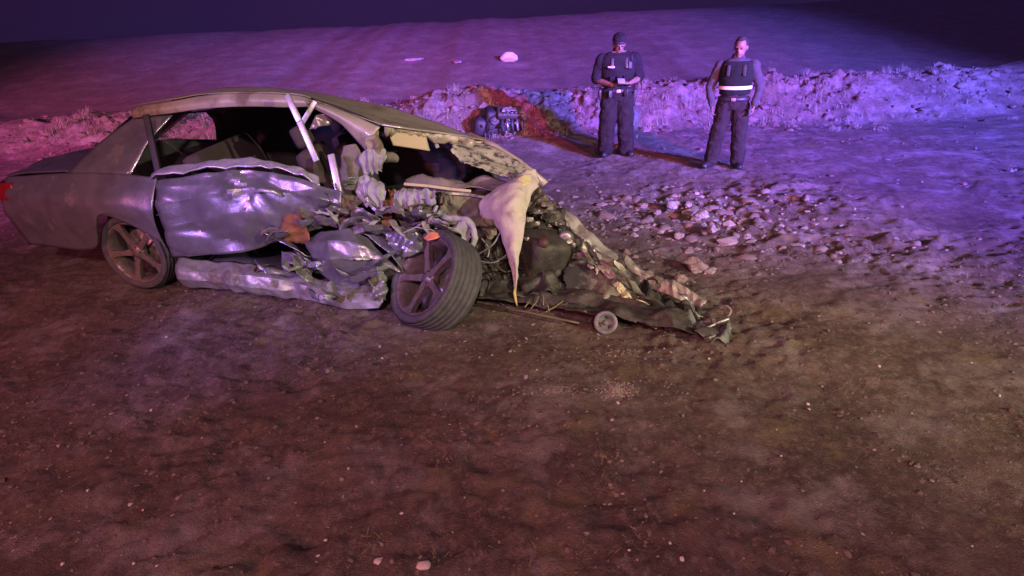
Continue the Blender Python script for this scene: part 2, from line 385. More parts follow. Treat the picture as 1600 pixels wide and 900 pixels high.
MB().tube([P(597, 195, 3.34), P(640, 201.5, 3.55), P(690, 208, 3.77), P(730, 213, 3.98)], .008, 6).build('roof_edge_seam', TRIM, roof)
MB().tube([P(486, 154, 3.435), P(530, 168, 3.42), P(566, 182, 3.40), P(594, 196, 3.36)], .008, 6).build('roof_drip_strip', BLACK, roof)
# headliner below the roof skin
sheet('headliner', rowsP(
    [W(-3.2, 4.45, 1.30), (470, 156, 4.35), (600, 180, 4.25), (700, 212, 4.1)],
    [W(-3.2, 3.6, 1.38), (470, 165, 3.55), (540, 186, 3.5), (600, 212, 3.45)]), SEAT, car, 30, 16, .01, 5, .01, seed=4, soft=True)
# far A pillar and windscreen
MB().tube([P(735, 212, 4.20), P(775, 229, 4.12), P(812, 254, 4.04), P(852, 288, 3.93)], [.035, .03, .028, .03], 8).jitter(.01, 9).build('windscreen_pillar', ROOFP, car)
sheet('windscreen', rowsP(
    [(722, 213, 4.06), (757, 221, 4.10), (790, 238, 4.06), (818, 257, 4.0), (846, 280, 3.92)],
    [(708, 222, 3.92), (740, 238, 3.88), (772, 254, 3.86), (806, 268, 3.84), (832, 284, 3.82)],
    [(700, 232, 3.78), (722, 252, 3.70), (752, 268, 3.68), (786, 279, 3.68), (816, 288, 3.72)]),
    GLASSW, car, 54, 30, .009, 4, .006, rag=.06, seed=5, fine=.25)
# sun visor
v0, v1, v2, v3 = P(606, 207, 3.46), P(664, 210, 3.72), P(671, 236, 3.70), P(614, 227, 3.46)
sheet('sun_visor', [[v0, v0.lerp(v1, .5), v1], [v3, v3.lerp(v2, .5), v2]], BEIGE, car, 16, 10, .004, 4, .022, seed=6, soft=True)
MB().tube([P(664, 209, 3.72), P(688, 214, 3.84)], .008, 8).build('visor_pin', BLACK, car)
MB().bar(P(679, 217, 3.80), P(684, 231, 3.80), .03, .02, (0, 1, 0)).build('visor_clip', CLOTHL, car)
# interior mirror lump / curtain bag stub
MB().ell(P(607, 244, 3.52), (.085, .05, .04), Euler((0, .3, .2))).jitter(.02, 14).build('mirror_housing', DASH, car)
# --- cabin: floor, far door, seats, steering
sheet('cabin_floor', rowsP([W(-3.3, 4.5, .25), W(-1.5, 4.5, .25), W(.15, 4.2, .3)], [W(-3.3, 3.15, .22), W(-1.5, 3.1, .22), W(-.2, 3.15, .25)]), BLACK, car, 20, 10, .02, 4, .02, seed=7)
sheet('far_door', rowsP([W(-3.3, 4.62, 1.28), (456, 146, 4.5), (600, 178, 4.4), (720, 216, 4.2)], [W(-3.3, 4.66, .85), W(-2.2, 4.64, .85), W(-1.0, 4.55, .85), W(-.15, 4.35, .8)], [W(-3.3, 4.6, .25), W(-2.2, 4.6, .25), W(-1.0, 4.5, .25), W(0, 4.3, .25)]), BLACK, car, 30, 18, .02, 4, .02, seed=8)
def seat(x, y, tilt, name_mat):
    mb = MB(); rt = Euler((0, tilt, 0)); q = rt.to_matrix()
    mb.box(W(x, y, .50), (.52, .50, .17), Euler((0, -.1, 0)), .35)
    s = mb.build('seat_cushion', name_mat, car)
    mb = MB(); mb.box(W(x-.26, y, .58)+q@Vector((0, 0, .27)), (.15, .48, .62), rt, .4); b = mb.build('seat_backrest', name_mat, car)
    mb = MB(); mb.box(W(x-.26, y, .58)+q@Vector((0, 0, .68)), (.10, .26, .17), rt, .4); mb.build('headrest', name_mat, b)
    return b
seat(-1.25, 3.55, -.35, SEAT); seat(-1.15, 4.2, -.3, SEAT)
mb = MB(); mb.box(W(-2.35, 3.85, .48), (.5, 1.2, .18), None, .35); mb.build('rear_seat_cushion', SEAT, car)
mb = MB(); mb.box(W(-2.68, 3.85, .82), (.16, 1.2, .6), Euler((0, -.3, 0)), .35); mb.build('rear_seat_backrest', SEAT, car)
# grey-green panel and flap behind the door frame
sheet('seat_side_shield', rowsP([(536, 226, 3.28), (556, 222, 3.28), (566, 240, 3.26)], [(530, 262, 3.25), (550, 262, 3.22), (562, 268, 3.22)], [(530, 296, 3.2), (548, 300, 3.18), (560, 300, 3.18)]), DASH, car, 20, 28, .006, 9, .006, seed=9, rag=.04, lin=True)
sheet('torn_window_film', rowsP([(492, 178, 3.36), (510, 176, 3.4), (526, 186, 3.44)], [(480, 205, 3.3), (498, 200, 3.34), (516, 196, 3.4)]), mat('hazy_window_film', (.17, .11, .13), (.12, .08, .1), rough=.25), car, 18, 14, .006, 9, .003, rag=.06, seed=10)
# --- window-frame strips
def strip(name, pts, wd, th, m, up=(0, .5, .8)):
    mb = MB()
    for a, b in zip(pts[:-1], pts[1:]): mb.bar(a, b, wd, th, up)
    return mb.build(name, m, car)
strip('window_frame_strip', [P(448, 148, 3.22), P(468, 190, 3.16), P(495, 252, 3.10)], .022, .045, TRIM, (1, 0, .5))
strip('window_frame_strip', [P(493, 158, 3.36), P(470, 196, 3.30)], .018, .036, TRIM, (1, 0, -.4))
strip('window_frame_strip', [P(517, 241, 3.12), P(530, 302, 3.02)], .022, .050, TRIM, (1, 0, .3))
sheet('door_belt_ledge', rowsP([W(-3.05, 3.16, 1.02), (380, 246, 3.16), (456, 262, 3.12), (498, 279, 3.1)], [W(-3.05, 3.02, .98), (380, 258, 3.06), (456, 272, 3.04), (500, 290, 3.02)]), TRIM, car, 36, 8, .008, 8, .012, seed=11)
# --- doors
door1 = sheet('rear_door', rowsP(
    [W(-3.05, 3.03, .97), (390, 262, 3.06), (456, 273, 3.04), (498, 288, 3.02), (536, 298, 3.0)],
    [W(-3.05, 2.93, .78), (390, 292, 2.96), (456, 304, 2.94), (500, 312, 2.92), (535, 318, 2.98)],
    [W(-3.05, 2.92, .58), (385, 330, 2.92), (452, 338, 2.98), (485, 342, 2.98), (520, 338, 3.02)],
    [W(-3.05, 2.97, .32), (380, 398, 2.97), (440, 380, 3.05), (474, 362, 3.06), (515, 352, 3.08)]),
    PAINT, car, 81, 55, .018, 2.6, .006, rag=.02, seed=12, fine=.5, lin=True)
MB().tube([P(398, 300, 2.93), P(408, 297, 2.90), P(428, 300, 2.90), P(438, 306, 2.93)], [.012, .016, .016, .012], 8).build('door_handle', TRIM, door1)
sheet('front_door', rowsP(
    [(470, 372, 3.06), (500, 362, 3.00), (545, 356, 2.98), (572, 370, 3.0)],
    [(478, 388, 2.92), (512, 376, 2.86), (556, 378, 2.86), (602, 402, 2.90)],
    [(488, 402, 2.86), (518, 404, 2.78), (566, 402, 2.82), (630, 427, 2.86)],
    [(496, 420, 2.94), (530, 436, 2.86), (574, 436, 2.88), (612, 434, 2.94)],
    [(502, 432, 3.02), (536, 448, 2.92), (575, 452, 2.92), (602, 446, 2.98)]),
    PAINT, car, 64, 49, .007, 4, .006, rag=.02, seed=13, fine=.5, lin=True)
sheet('folded_door_skin', rowsP(
    [(545, 357, 2.97), (575, 368, 2.99), (605, 392, 2.94), (632, 424, 2.88)],
    [(566, 350, 3.06), (592, 364, 3.06), (618, 388, 3.0), (640, 420, 2.94)]), PAINT, car, 40, 10, .006, 7, .006, seed=14, lin=True)
sheet('door_skin_scrap', rowsP(
    [(440, 392, 2.98), (466, 400, 2.96), (492, 420, 2.94)], [(440, 412, 2.9), (466, 416, 2.88), (488, 424, 2.88)]), PAINT, car, 30, 12, .012, 6, .006, seed=15)
sheet('torn_fender', rowsP(
    [(596, 362, 3.02), (620, 352, 3.0), (648, 352, 2.98), (660, 366, 2.98)],
    [(602, 378, 2.94), (626, 384, 2.88), (650, 378, 2.88), (660, 380, 2.92)],
    [(618, 398, 2.94), (634, 404, 2.88), (650, 396, 2.90), (662, 390, 2.94)]), PAINT, car, 40, 31, .010, 6, .005, rag=.08, seed=16, fine=.5, lin=True)
sheet('torn_fender_flap', rowsP([(562, 342, 3.08), (575, 336, 3.05), (588, 346, 3.04)], [(560, 362, 3.02), (576, 364, 3.0), (586, 360, 3.0)]), CLOTHL, car, 24, 22, .022, 11, .004, rag=.16, seed=17)
# inner door: mirror hole, wiring, foam
sheet('inner_door_panel', rowsP([(498, 300, 3.08), (530, 300, 3.06), (560, 306, 3.08)], [(495, 330, 3.06), (530, 334, 3.03), (562, 338, 3.06)], [(486, 358, 3.08), (530, 356, 3.08), (566, 362, 3.1)]), mat('brown_inner_panel', (.20, .12, .10), (.12, .075, .065), rough=.75, scale=9, bump=.4), car, 36, 26, .026, 8, .006, rag=.05, seed=18)
MB().lathe(P(510, 313, 3.0), (-.3, -.85, .35), [(.0, .0), (.045, .0), (.052, .012), (.058, .03), (.05, .045), (.04, .02), (0, .012)], 20).build('door_speaker', BLACK, car)
sheet('seat_foam', rowsP([(440, 322, 3.02), (462, 326, 3.0), (474, 340, 3.0)], [(440, 352, 2.95), (468, 352, 2.94), (486, 372, 2.96)], [(440, 386, 3.0), (462, 384, 2.98), (480, 384, 3.0)]), ORANGE, car, 26, 24, .03, 9, .01, rag=.12, seed=19, soft=True)
sheet('orange_foam_strip', rowsP([(604, 296, 3.24), (612, 290, 3.24), (618, 298, 3.22)], [(598, 326, 3.16), (607, 322, 3.14), (614, 324, 3.16)], [(594, 354, 3.1), (604, 358, 3.08), (612, 352, 3.1)]), ORANGE, car, 14, 34, .02, 11, .008, rag=.05, seed=20)
# curtain airbags and torn cloth along the sill of the screen
sheet('curtain_airbag', rowsP([(572, 236, 3.30), (584, 224, 3.30), (600, 232, 3.32), (606, 246, 3.34)], [(560, 250, 3.24), (576, 246, 3.20), (594, 250, 3.22), (604, 254, 3.3)], [(566, 268, 3.24), (578, 276, 3.22), (590, 270, 3.24), (594, 262, 3.3)]), CLOTHL, car, 50, 30, .010, 7, .003, rag=.05, seed=21, soft=True, pleat=(2.0, .030))
sheet('torn_pillar_skin', rowsP([(578, 206, 3.31), (590, 200, 3.33), (598, 212, 3.34)], [(574, 226, 3.30), (586, 224, 3.27), (600, 230, 3.32)], [(572, 246, 3.3), (584, 250, 3.28), (596, 244, 3.32)]), ROOFP, car, 22, 26, .022, 10, .005, rag=.08, seed=22)
sheet('pillar_stump', rowsP([(556, 282, 3.2), (568, 270, 3.2), (580, 276, 3.22)], [(556, 300, 3.16), (570, 296, 3.12), (584, 296, 3.16)], [(556, 318, 3.14), (566, 322, 3.12), (576, 316, 3.14)]), CLOTHL, car, 36, 26, .008, 8, .003, rag=.05, seed=23, soft=True, pleat=(1.6, .024))
sheet('door_airbag', rowsP([(562, 290, 3.2), (580, 276, 3.2), (602, 286, 3.2)], [(556, 304, 3.12), (578, 296, 3.08), (604, 300, 3.12)], [(574, 322, 3.1), (586, 326, 3.08), (598, 332, 3.1)]), CLOTHL, car, 50, 30, .010, 7, .003, rag=.06, seed=24, soft=True, pleat=(1.9, .030))
# dashboard airbag (pleated)
rows = []
for py, Y in ((293, 3.26), (303, 3.18), (316, 3.14), (328, 3.14)):
    rows.append([P(614+k*8.5, py+(4 if k % 2 else 0)+(-8 if k > 5 and py > 310 else 0), Y-(.035 if k % 2 else 0)) for k in range(9)])
sheet('knee_airbag', rows, CLOTHL, car, 70, 24, .007, 9, .003, rag=.05, seed=25, soft=True, pleat=(4.5, .018))
sheet('hole_shade_sheet', rowsP([(622, 326, 3.2), (650, 320, 3.2), (676, 312, 3.2)], [(624, 348, 3.15), (648, 350, 3.12), (670, 340, 3.14)], [(636, 366, 3.1), (650, 368, 3.08), (662, 358, 3.1)]), mat('hole_shade_dark', (.055, .045, .03), (.09, .075, .045), rough=.9, scale=10, bump=.5), car, 26, 24, .022, 9, .006, seed=26)  # dark sheet: shade of the hole below the airbag, put in as colour
# --- dashboard
sheet('dashboard', rowsP(
    [(628, 282, 3.62), (680, 279, 3.72), (740, 284, 3.80), (800, 288, 3.84)],
    [(632, 290, 3.42), (680, 288, 3.52), (740, 292, 3.60), (790, 296, 3.64)],
    [(640, 298, 3.36), (690, 298, 3.44), (745, 302, 3.5), (785, 308, 3.54)]), DASH, car, 50, 24, .018, 7, .008, rag=.04, seed=27)
strip('dash_trim_bar', [P(631, 288, 3.33), P(668, 291, 3.38), P(704, 296, 3.42), P(736, 299, 3.46)], .03, .022, BEIGE)
strip('dash_cross_beam', [P(690, 302, 3.42), P(726, 304, 3.46), P(770, 311, 3.48)], .04, .025, STEEL)
sheet('glove_box', rowsP([(686, 304, 3.46), (730, 308, 3.48), (772, 316, 3.52)], [(688, 326, 3.42), (730, 330, 3.42), (770, 336, 3.46)], [(694, 350, 3.4), (732, 352, 3.4), (768, 358, 3.44)]), DASH, car, 34, 24, .014, 7, .01, seed=28)
MB().tube([P(697+8*math.cos(a), 315-14*math.sin(a) if math.sin(a) > 0 else 315-4*math.sin(a), 3.36) for a in np.linspace(-.6, math.pi+.6, 14)], .012, 8).build('column_bracket', DASH, car)
# hoses and arm over the wheel
MB().tube([catmull([np.array(P(*q)[:]) for q in ((684, 330, 3.1), (700, 342, 3.05), (720, 341, 3.05), (736, 350, 3.02), (742, 372, 3.0), (738, 386, 3.0))], t) for t in np.linspace(0, 1, 22)], .022, 10).jitter(.012, 20).build('suspension_hose', CLOTHL, car)
sheet('wheel_arch_liner', rowsP([(664, 366, 2.98), (690, 350, 3.05), (716, 348, 3.08), (738, 362, 3.08)], [(664, 380, 2.9), (692, 372, 2.94), (716, 368, 2.98), (742, 384, 3.02)]), CLOTHL, car, 34, 16, .026, 10, .006, rag=.1, seed=29)
sheet('indicator_lens', rowsP([(662, 372, 2.88), (674, 362, 2.9), (688, 366, 2.9)], [(668, 376, 2.85), (678, 374, 2.85), (688, 370, 2.87)]), mat('orange_lens', (.75, .26, .12), (.6, .2, .1), rough=.3), car, 14, 8, .004, 9, .012, seed=30, soft=True)
strip('fender_bracket', [P(668, 356, 2.95), P(676, 336, 3.0), P(682, 322, 3.06)], .04, .02, CLOTHL)
# --- airbag hanging in front
bag = sheet('driver_airbag', rowsP(
    [(772, 294, 3.52), (800, 276, 3.60), (824, 262, 3.66), (836, 266, 3.70)],
    [(754, 308, 3.40), (784, 298, 3.34), (816, 286, 3.38), (846, 286, 3.60)],
    [(747, 324, 3.36), (774, 322, 3.20), (804, 312, 3.18), (834, 304, 3.42)],
    [(752, 346, 3.38), (774, 344, 3.20), (800, 336, 3.12), (824, 330, 3.22)],
    [(774, 356, 3.30), (786, 360, 3.14), (804, 358, 3.08), (822, 350, 3.14)],
    [(788, 380, 3.12), (796, 384, 3.06), (806, 386, 3.02), (818, 380, 3.06)],
    [(794, 402, 3.04), (800, 406, 3.0), (806, 408, 2.97), (812, 404, 3.0)],
    [(800, 434, 2.96), (803, 436, 2.95), (806, 437, 2.93), (810, 435, 2.95)],
    [(804, 462, 2.90), (805, 463, 2.89), (806, 463, 2.89), (807, 462, 2.90)]),
    CLOTH, car, 44, 100, .022, 5, .004, rag=.02, seed=31, soft=True, fine=.6)
sheet('stained_patch', rowsP([(804, 280, 3.42), (820, 270, 3.5), (832, 272, 3.58)], [(806, 294, 3.31), (818, 292, 3.325), (830, 288, 3.42)]), STAIN, bag, 18, 12, .008, 9, .004, rag=.12, seed=32, soft=True)
MB().tube([P(805, 448, 2.92), P(804, 458, 2.88), P(806, 470, 2.86), P(808, 478, 2.85)], [.006, .012, .009, .003], 8).build('bag_tether', mat('yellow_tether', (.58, .52, .14), (.5, .42, .12), rough=.8), bag)
sheet('airbag_fold', rowsP([(748, 330, 3.4), (760, 320, 3.42), (772, 326, 3.4)], [(752, 350, 3.36), (764, 352, 3.34), (776, 352, 3.34)], [(758, 372, 3.34), (768, 376, 3.32), (778, 366, 3.32)]), mat('dirty_airbag_cloth', (.30, .25, .19), (.2, .165, .12), rough=.9, scale=8, bump=.3), car, 24, 26, .024, 7, .005, rag=.08, seed=33)
# --- engine bay
fw = sheet('firewall', rowsP([(742, 352, 3.46), (800, 346, 3.5), (850, 316, 3.72), (880, 336, 3.7)], [(744, 410, 3.3), (800, 410, 3.34), (850, 400, 3.5), (905, 400, 3.46)], [(744, 466, 3.14), (800, 474, 3.14), (860, 478, 3.2), (900, 470, 3.16)]), DARK, car, 60, 50, .05, 4.5, .01, seed=34, fine=.6)
mb = MB(); mb.box(P(848, 398, 3.30), (.34, .30, .34), Euler((.3, .2, .5)), .18); mb.box(P(838, 440, 3.2), (.30, .26, .2), Euler((.1, -.2, .3)), .2); mb.jitter(.03, 6); blk = mb.build('engine_block', DARK, car)
MB().lathe(P(850, 378, 3.10), (.1, -.8, .5), [(0, .012), (.030, .012), (.034, .004), (.040, .004), (.042, -.03), (.03, -.03)], 20).build('red_lit_cap', mat('cap_red_light_tint', (.07, .02, .018), (.03, .012, .012), rough=.6), blk)  # cap only lit red; that red light is put into its colour
rng = random.Random(11)
for k in range(9):     # pulleys, cans and brackets in the bay
    px, py = rng.uniform(800, 905), rng.uniform(360, 470); Y = 3.22+(470-py)/470*.9
    MB().lathe(P(px, py, Y-.06), (rng.uniform(-.5, .5), -1, rng.uniform(0, .8)), [(0, .03), (.03, .03), (.05, .02), (.055, -.02), (.045, -.05)], 16).build('engine_pulley', rng.choice([DARK, BLACK, STEEL]) if k < 3 else rng.choice([DARK, BLACK]), blk)
for k in range(16):
    a = (rng.uniform(760, 870), rng.uniform(385, 470)); b = (a[0]+rng.uniform(-60, 40), a[1]+rng.uniform(-20, 50)); mid = ((a[0]+b[0])/2+rng.uniform(-20, 20), (a[1]+b[1])/2+rng.uniform(10, 30))
    pts = [np.array(P(q[0], min(q[1], 486), 3.10+(486-min(q[1], 486))/486*1.0-rng.uniform(0, .10))[:]) for q in (a, mid, b)]
    MB().tube([catmull(pts, t) for t in np.linspace(0, 1, 14)], rng.uniform(.005, .014), 7).build('engine_hose' if k % 2 else 'wiring', BLACK if k % 4 else DARK, car)
for px, py, Y, sx, sy, m in ((852, 318, 3.5, .10, .05, STEEL), (840, 330, 3.44, .07, .04, STEEL), (862, 322, 3.52, .05, .06, STEEL), (826, 342, 3.36, .07, .035, FEND), (838, 348, 3.36, .03, .03, FEND), (872, 348, 3.5, .09, .03, STEEL), (858, 352, 3.45, .035, .025, FEND), (823, 372, 3.22, .028, .025, FEND), (893, 372, 3.5, .05, .07, STEEL), (884, 350, 3.55, .04, .05, STEEL), (856, 334, 3.46, .08, .03, BLACK)):
    c = P(px, py, Y)
    sheet('headlamp_shard', [[c+V3(-sx/2, 0, sy/2), c+V3(0, -.02, sy*.7), c+V3(sx/2, 0, sy/2)], [c+V3(-sx*.6, -.02, -sy/2), c+V3(0, -.04, -sy/2), c+V3(sx/2, -.01, -sy*.6)]], m, car, 9, 7, .010, 22, .005, seed=px*.1, flat=True, rag=.1)
sheet('cowl_panel', rowsP([(826, 300, 3.62), (848, 290, 3.78), (872, 318, 3.78)], [(820, 318, 3.46), (846, 312, 3.56), (872, 338, 3.62)], [(822, 340, 3.4), (848, 340, 3.46), (878, 356, 3.5)]), mat('oily_cowl', (.17, .15, .115), (.06, .05, .04), rough=.5, metal=.4, scale=14, bump=.5), car, 34, 30, .03, 10, .006, rag=.1, seed=36, fine=.6)
for a, b, c in (((746, 398, 3.14), (770, 382, 3.1), (782, 362, 3.2)), ((748, 408, 3.1), (772, 410, 3.06), (795, 396, 3.1)), ((752, 372, 3.2), (764, 388, 3.14), (762, 402, 3.1))):
    pts = [np.array(P(*q)[:]) for q in (a, b, c)]; MB().tube([catmull(pts, t) for t in np.linspace(0, 1, 14)], .006, 7).build('cable', mat('grey_cable', (.3, .28, .3), rough=.6), car)
# --- wings, bonnet and bumper torn towards the right
fend = sheet('far_fender', rowsP(
    [(862, 312, 3.86), (885, 328, 3.80), (915, 352, 3.70), (944, 378, 3.60), (968, 400, 3.52)],
    [(868, 320, 3.76), (892, 344, 3.70), (918, 368, 3.60), (944, 392, 3.52), (966, 404, 3.46)],
    [(874, 338, 3.68), (896, 362, 3.62), (922, 382, 3.54), (945, 398, 3.48), (964, 410, 3.42)]), FEND, car, 60, 18, .012, 4, .006, rag=.05, seed=37)
sheet('fender_inner', rowsP([(872, 340, 3.70), (915, 380, 3.58), (960, 412, 3.46)], [(880, 372, 3.62), (915, 402, 3.50), (960, 432, 3.38)], [(890, 404, 3.52), (925, 420, 3.42), (962, 448, 3.28)]), DARK, car, 40, 24, .03, 8, .006, seed=38)
sheet('bent_bonnet_edge', rowsP(
    [(970, 394, 3.52), (1000, 416, 3.40), (1034, 428, 3.28), (1074, 450, 3.12), (1108, 470, 3.0)],
    [(974, 408, 3.46), (1004, 424, 3.34), (1040, 440, 3.20), (1076, 460, 3.06), (1104, 475, 2.97)],
    [(978, 426, 3.40), (1008, 450, 3.24), (1046, 464, 3.12), (1074, 478, 3.0), (1096, 484, 2.94)]), FEND, car, 61, 17, .012, 6, .006, rag=.06, seed=39, lin=True)
sheet('bonnet_underside', rowsP([(974, 418, 3.42), (1010, 438, 3.30), (1050, 462, 3.12), (1096, 482, 2.94)], [(960, 446, 3.26), (1000, 466, 3.10), (1050, 484, 2.96), (1094, 500, 2.82)], [(990, 484, 3.0), (1020, 496, 2.9), (1060, 504, 2.82), (1100, 514, 2.72)]), DARK, car, 50, 26, .025, 7, .006, seed=40)
hood = sheet('crumpled_bonnet', rowsP(
    [(908, 402, 3.48), (930, 392, 3.46), (955, 402, 3.40), (985, 436, 3.20), (1012, 466, 3.0), (1046, 500, 2.80)],
    [(886, 412, 3.34), (920, 412, 3.28), (950, 426, 3.18), (978, 452, 3.04), (1008, 482, 2.88), (1042, 510, 2.74)],
    [(876, 432, 3.20), (910, 440, 3.10), (942, 452, 3.0), (972, 474, 2.90), (1002, 496, 2.79), (1034, 514, 2.71)],
    [(884, 456, 3.08), (914, 464, 2.98), (944, 474, 2.90), (972, 490, 2.82), (1000, 506, 2.74), (1024, 517, 2.69)]),
    HOODM, car, 81, 46, .013, 3.2, .006, rag=.03, seed=41, fine=.4, lin=True)
for k, (px, py, L, a) in enumerate(((948, 428, .16, .8), (924, 416, .07, .2), (932, 424, .05, 1.2), (912, 398, .2, -.25), (967, 452, .09, .9), (976, 466, .11, .9), (1004, 478, .13, .75), (1030, 496, .16, .8), (1040, 506, .10, .6), (960, 444, .06, .9))):
    c = P(px, py, 3.36-(py-392)*.0057); d = V3(math.cos(a)*L/2, -math.sin(a)*L*.32, -math.sin(a)*L*.32); n = V3(.02, .01, .028)
    sheet('torn_paint_edge', [[c-d+n, c+n*1.3, c+d+n], [c-d, c-n*.4+V3(0, -.03, 0), c+d]], mat('pale_yellow_edge', (.56, .50, .25), (.5, .45, .3), rough=.5, scale=9) if k in (4, 5, 6) else FEND, hood, 12, 5, .008, 18, .006, seed=k*.7, flat=True)
sheet('bumper_skin', rowsP([(1030, 478, 2.88), (1066, 490, 2.82), (1104, 500, 2.76), (1140, 500, 2.74)], [(1034, 500, 2.76), (1068, 510, 2.70), (1104, 518, 2.66), (1142, 518, 2.64)], [(1046, 516, 2.70), (1074, 522, 2.66), (1106, 530, 2.62), (1142, 532, 2.58)]), mat('grey_green_bumper', (.17, .18, .155), (.11, .115, .1), rough=.6, scale=7, bump=.3, dirt=(.05, .04, .035), dscale=7, damt=.5), car, 44, 22, .024, 8, .006, rag=.06, seed=42)
strip('bumper_bracket', [PL(1096, 516, 2.63), PL(1120, 505, 2.66), PL(1138, 498, 2.68)], .03, .014, SILL)
strip('bumper_bracket', [PL(1106, 528, 2.58), PL(1126, 520, 2.60), PL(1142, 512, 2.62)], .03, .014, SILL)
MB().tube([catmull([np.array(P(*q)[:]) for q in ((1124, 482, 2.86), (1134, 478, 2.84), (1142, 486, 2.8), (1134, 504, 2.74), (1140, 528, 2.62))], t) for t in np.linspace(0, 1, 18)], .008, 7).build('looped_hose', mat('pale_hose', (.3, .25, .26), rough=.6), car)
# underbody rail lying along the dirt
a, b = P(742, 474, 2.98), P(905, 505, 2.72)
MB().tube([a, a.lerp(b, .5)+V3(0, 0, .01), b], .008, 8).build('brake_line_rail', mat('rusty_rail', (.16, .10, .085), (.1, .06, .05), rough=.7), car)
sheet('underbody_tray', rowsP([W(-.35, 3.3, .16), W(.2, 3.2, .14), W(.75, 3.05, .13), W(1.35, 2.85, .12)], [W(-.4, 3.0, .06), W(.2, 2.92, .06), W(.75, 2.8, .06), W(1.35, 2.66, .06)]), DARK, car, 80, 26, .012, 6, .008, rag=.06, seed=43, lin=True)
for k, (px, py, dx, dy) in enumerate(((846, 455, 3, 22), (842, 462, -12, 20), (850, 470, 8, 16), (880, 470, -28, 18), (828, 466, -8, 14), (900, 478, 16, 10), (872, 480, 14, -6))):
    MB().tube([P(px, py, 2.98-(py-455)*.004), P(px+dx*.5+2, py+dy*.5, 2.94-(py-455)*.004), P(px+dx, py+dy, 2.88-(py-455)*.004)], .004, 6).build('wiring_strand', mat('yellow_wire', (.28, .25, .11), (.14, .12, .06), rough=.7), car)
# --- sill
sheet('sill', rowsP(
    [W(-3.0, 3.02, .30), (380, 412, 3.02), (456, 425, 3.02), (500, 436, 2.98), (545, 446, 2.92), (598, 450, 2.86)],
    [W(-3.0, 2.92, .24), (380, 430, 2.92), (456, 440, 2.92), (500, 450, 2.86), (545, 458, 2.80), (600, 462, 2.76)],
    [W(-3.0, 2.90, .16), (380, 446, 2.90), (456, 454, 2.90), (500, 464, 2.84), (545, 472, 2.76), (598, 472, 2.72)],
    [W(-3.0, 2.97, .07), (380, 458, 2.94), (456, 464, 2.94), (500, 474, 2.86), (545, 482, 2.78), (592, 481, 2.72)]),
    SILL, car, 101, 25, .008, 5, .006, seed=44, lin=True)
sheet('sill_end_tear', rowsP([(574, 424, 2.9), (590, 420, 2.88), (606, 428, 2.86)], [(580, 446, 2.84), (594, 444, 2.8), (604, 452, 2.8)], [(588, 470, 2.78), (598, 472, 2.76), (606, 470, 2.76)]), SILL, car, 24, 28, .024, 10, .005, rag=.1, seed=45)
# --- front wheel, knocked loose and leaning
def wheel(c, n, rad, wd, spin=0.):
    n = Vector(n).normalized(); c = Vector(c); h = wd/2
    wh = thing('wheel', c-Vector(car.location), None, None); wh.parent = car
    prof = [(rad*.795, -h*.85), (rad*.84, -h*.98), (rad*.93, -h*.99), (rad*.985, -h*.86)]
    g = .011
    for z0, z1 in ((-.80, -.50), (-.44, -.16), (-.10, .18), (.24, .50), (.56, .84)):
        prof += [(rad*.985-g, h*(z0-.02)), (rad, h*(z0+.03)), (rad, h*(z1-.03)), (rad*.985-g, h*(z1+.02))]
    prof += [(rad*.985, h*.86), (rad*.93, h*.99), (rad*.85, h*1.0), (rad*.805, h*.88), (rad*.795, h*.80)]
    mb = MB().lathe(c, n, prof, 72); mb.build('tyre', RUBBER, wh)
    rr = rad*.80
    rim = MB().lathe(c, n, [(rr*.93, -h*.8), (rr*.9, 0), (rr*.90, h*.62), (rr*.955, h*.80), (rr*1.0, h*.90), (rr*1.005, h*.78), (rr*.96, -h*.8)], 64).build('rim', ALLOY, wh)
    a = n.cross(Vector((0, 0, 1))).normalized(); b = n.cross(a)
    hub = MB().lathe(c, n, [(0, h*.70), (.028, h*.70), (.034, h*.64), (.060, h*.60), (.068, h*.5), (.068, h*.1), (0, h*.1)], 28); hub.build('hub', ALLOY, wh)
    for k in range(5):
        an = spin+2*math.pi*k/5; d = a*math.cos(an)+b*math.sin(an); t = n.cross(d)
        mb = MB(); vs = []
        for r, w2, zt in ((.05, .030, .60), (rr*.5, .022, .66), (rr*.80, .026, .74), (rr*.96, .046, .82)):
            for sg, zz in ((-1, zt), (1, zt), (1, zt-.34), (-1, zt-.34)): vs.append(c+d*r+t*(sg*w2*(1 if zz == zt else .7))+n*h*zz)
        fs = [(4*i+j, 4*i+(j+1) % 4, 4*(i+1)+(j+1) % 4, 4*(i+1)+j) for i in range(3) for j in range(4)]+[(3, 2, 1, 0), (12, 13, 14, 15)]
        mb.add(vs, fs).build('spoke', ALLOY, wh, smooth=False)
        q = an+math.pi/5; MB().lathe(c+(a*math.cos(q)+b*math.sin(q))*.045, n, [(0, h*.66), (.008, h*.66), (.009, h*.55)], 8).build('wheel_nut', BLACK, wh)
    MB().lathe(c, n, [(.02, -h*.2), (rr*.66, -h*.2), (rr*.66, -h*.34), (.05, -h*.34)], 40).build('brake_disc', STEEL, wh)
    MB().lathe(c, n, [(rr*.92, -h*.5), (.03, -h*.55)], 40).build('inner_barrel', BLACK, wh)
    return wh
wheel(P(680, 439, 2.80), (-.58, -.43, .56), .368, .27, .35)
wheel(W(-3.42, 3.10, .33), (-.26, -1, .03), .335, .22, .1)
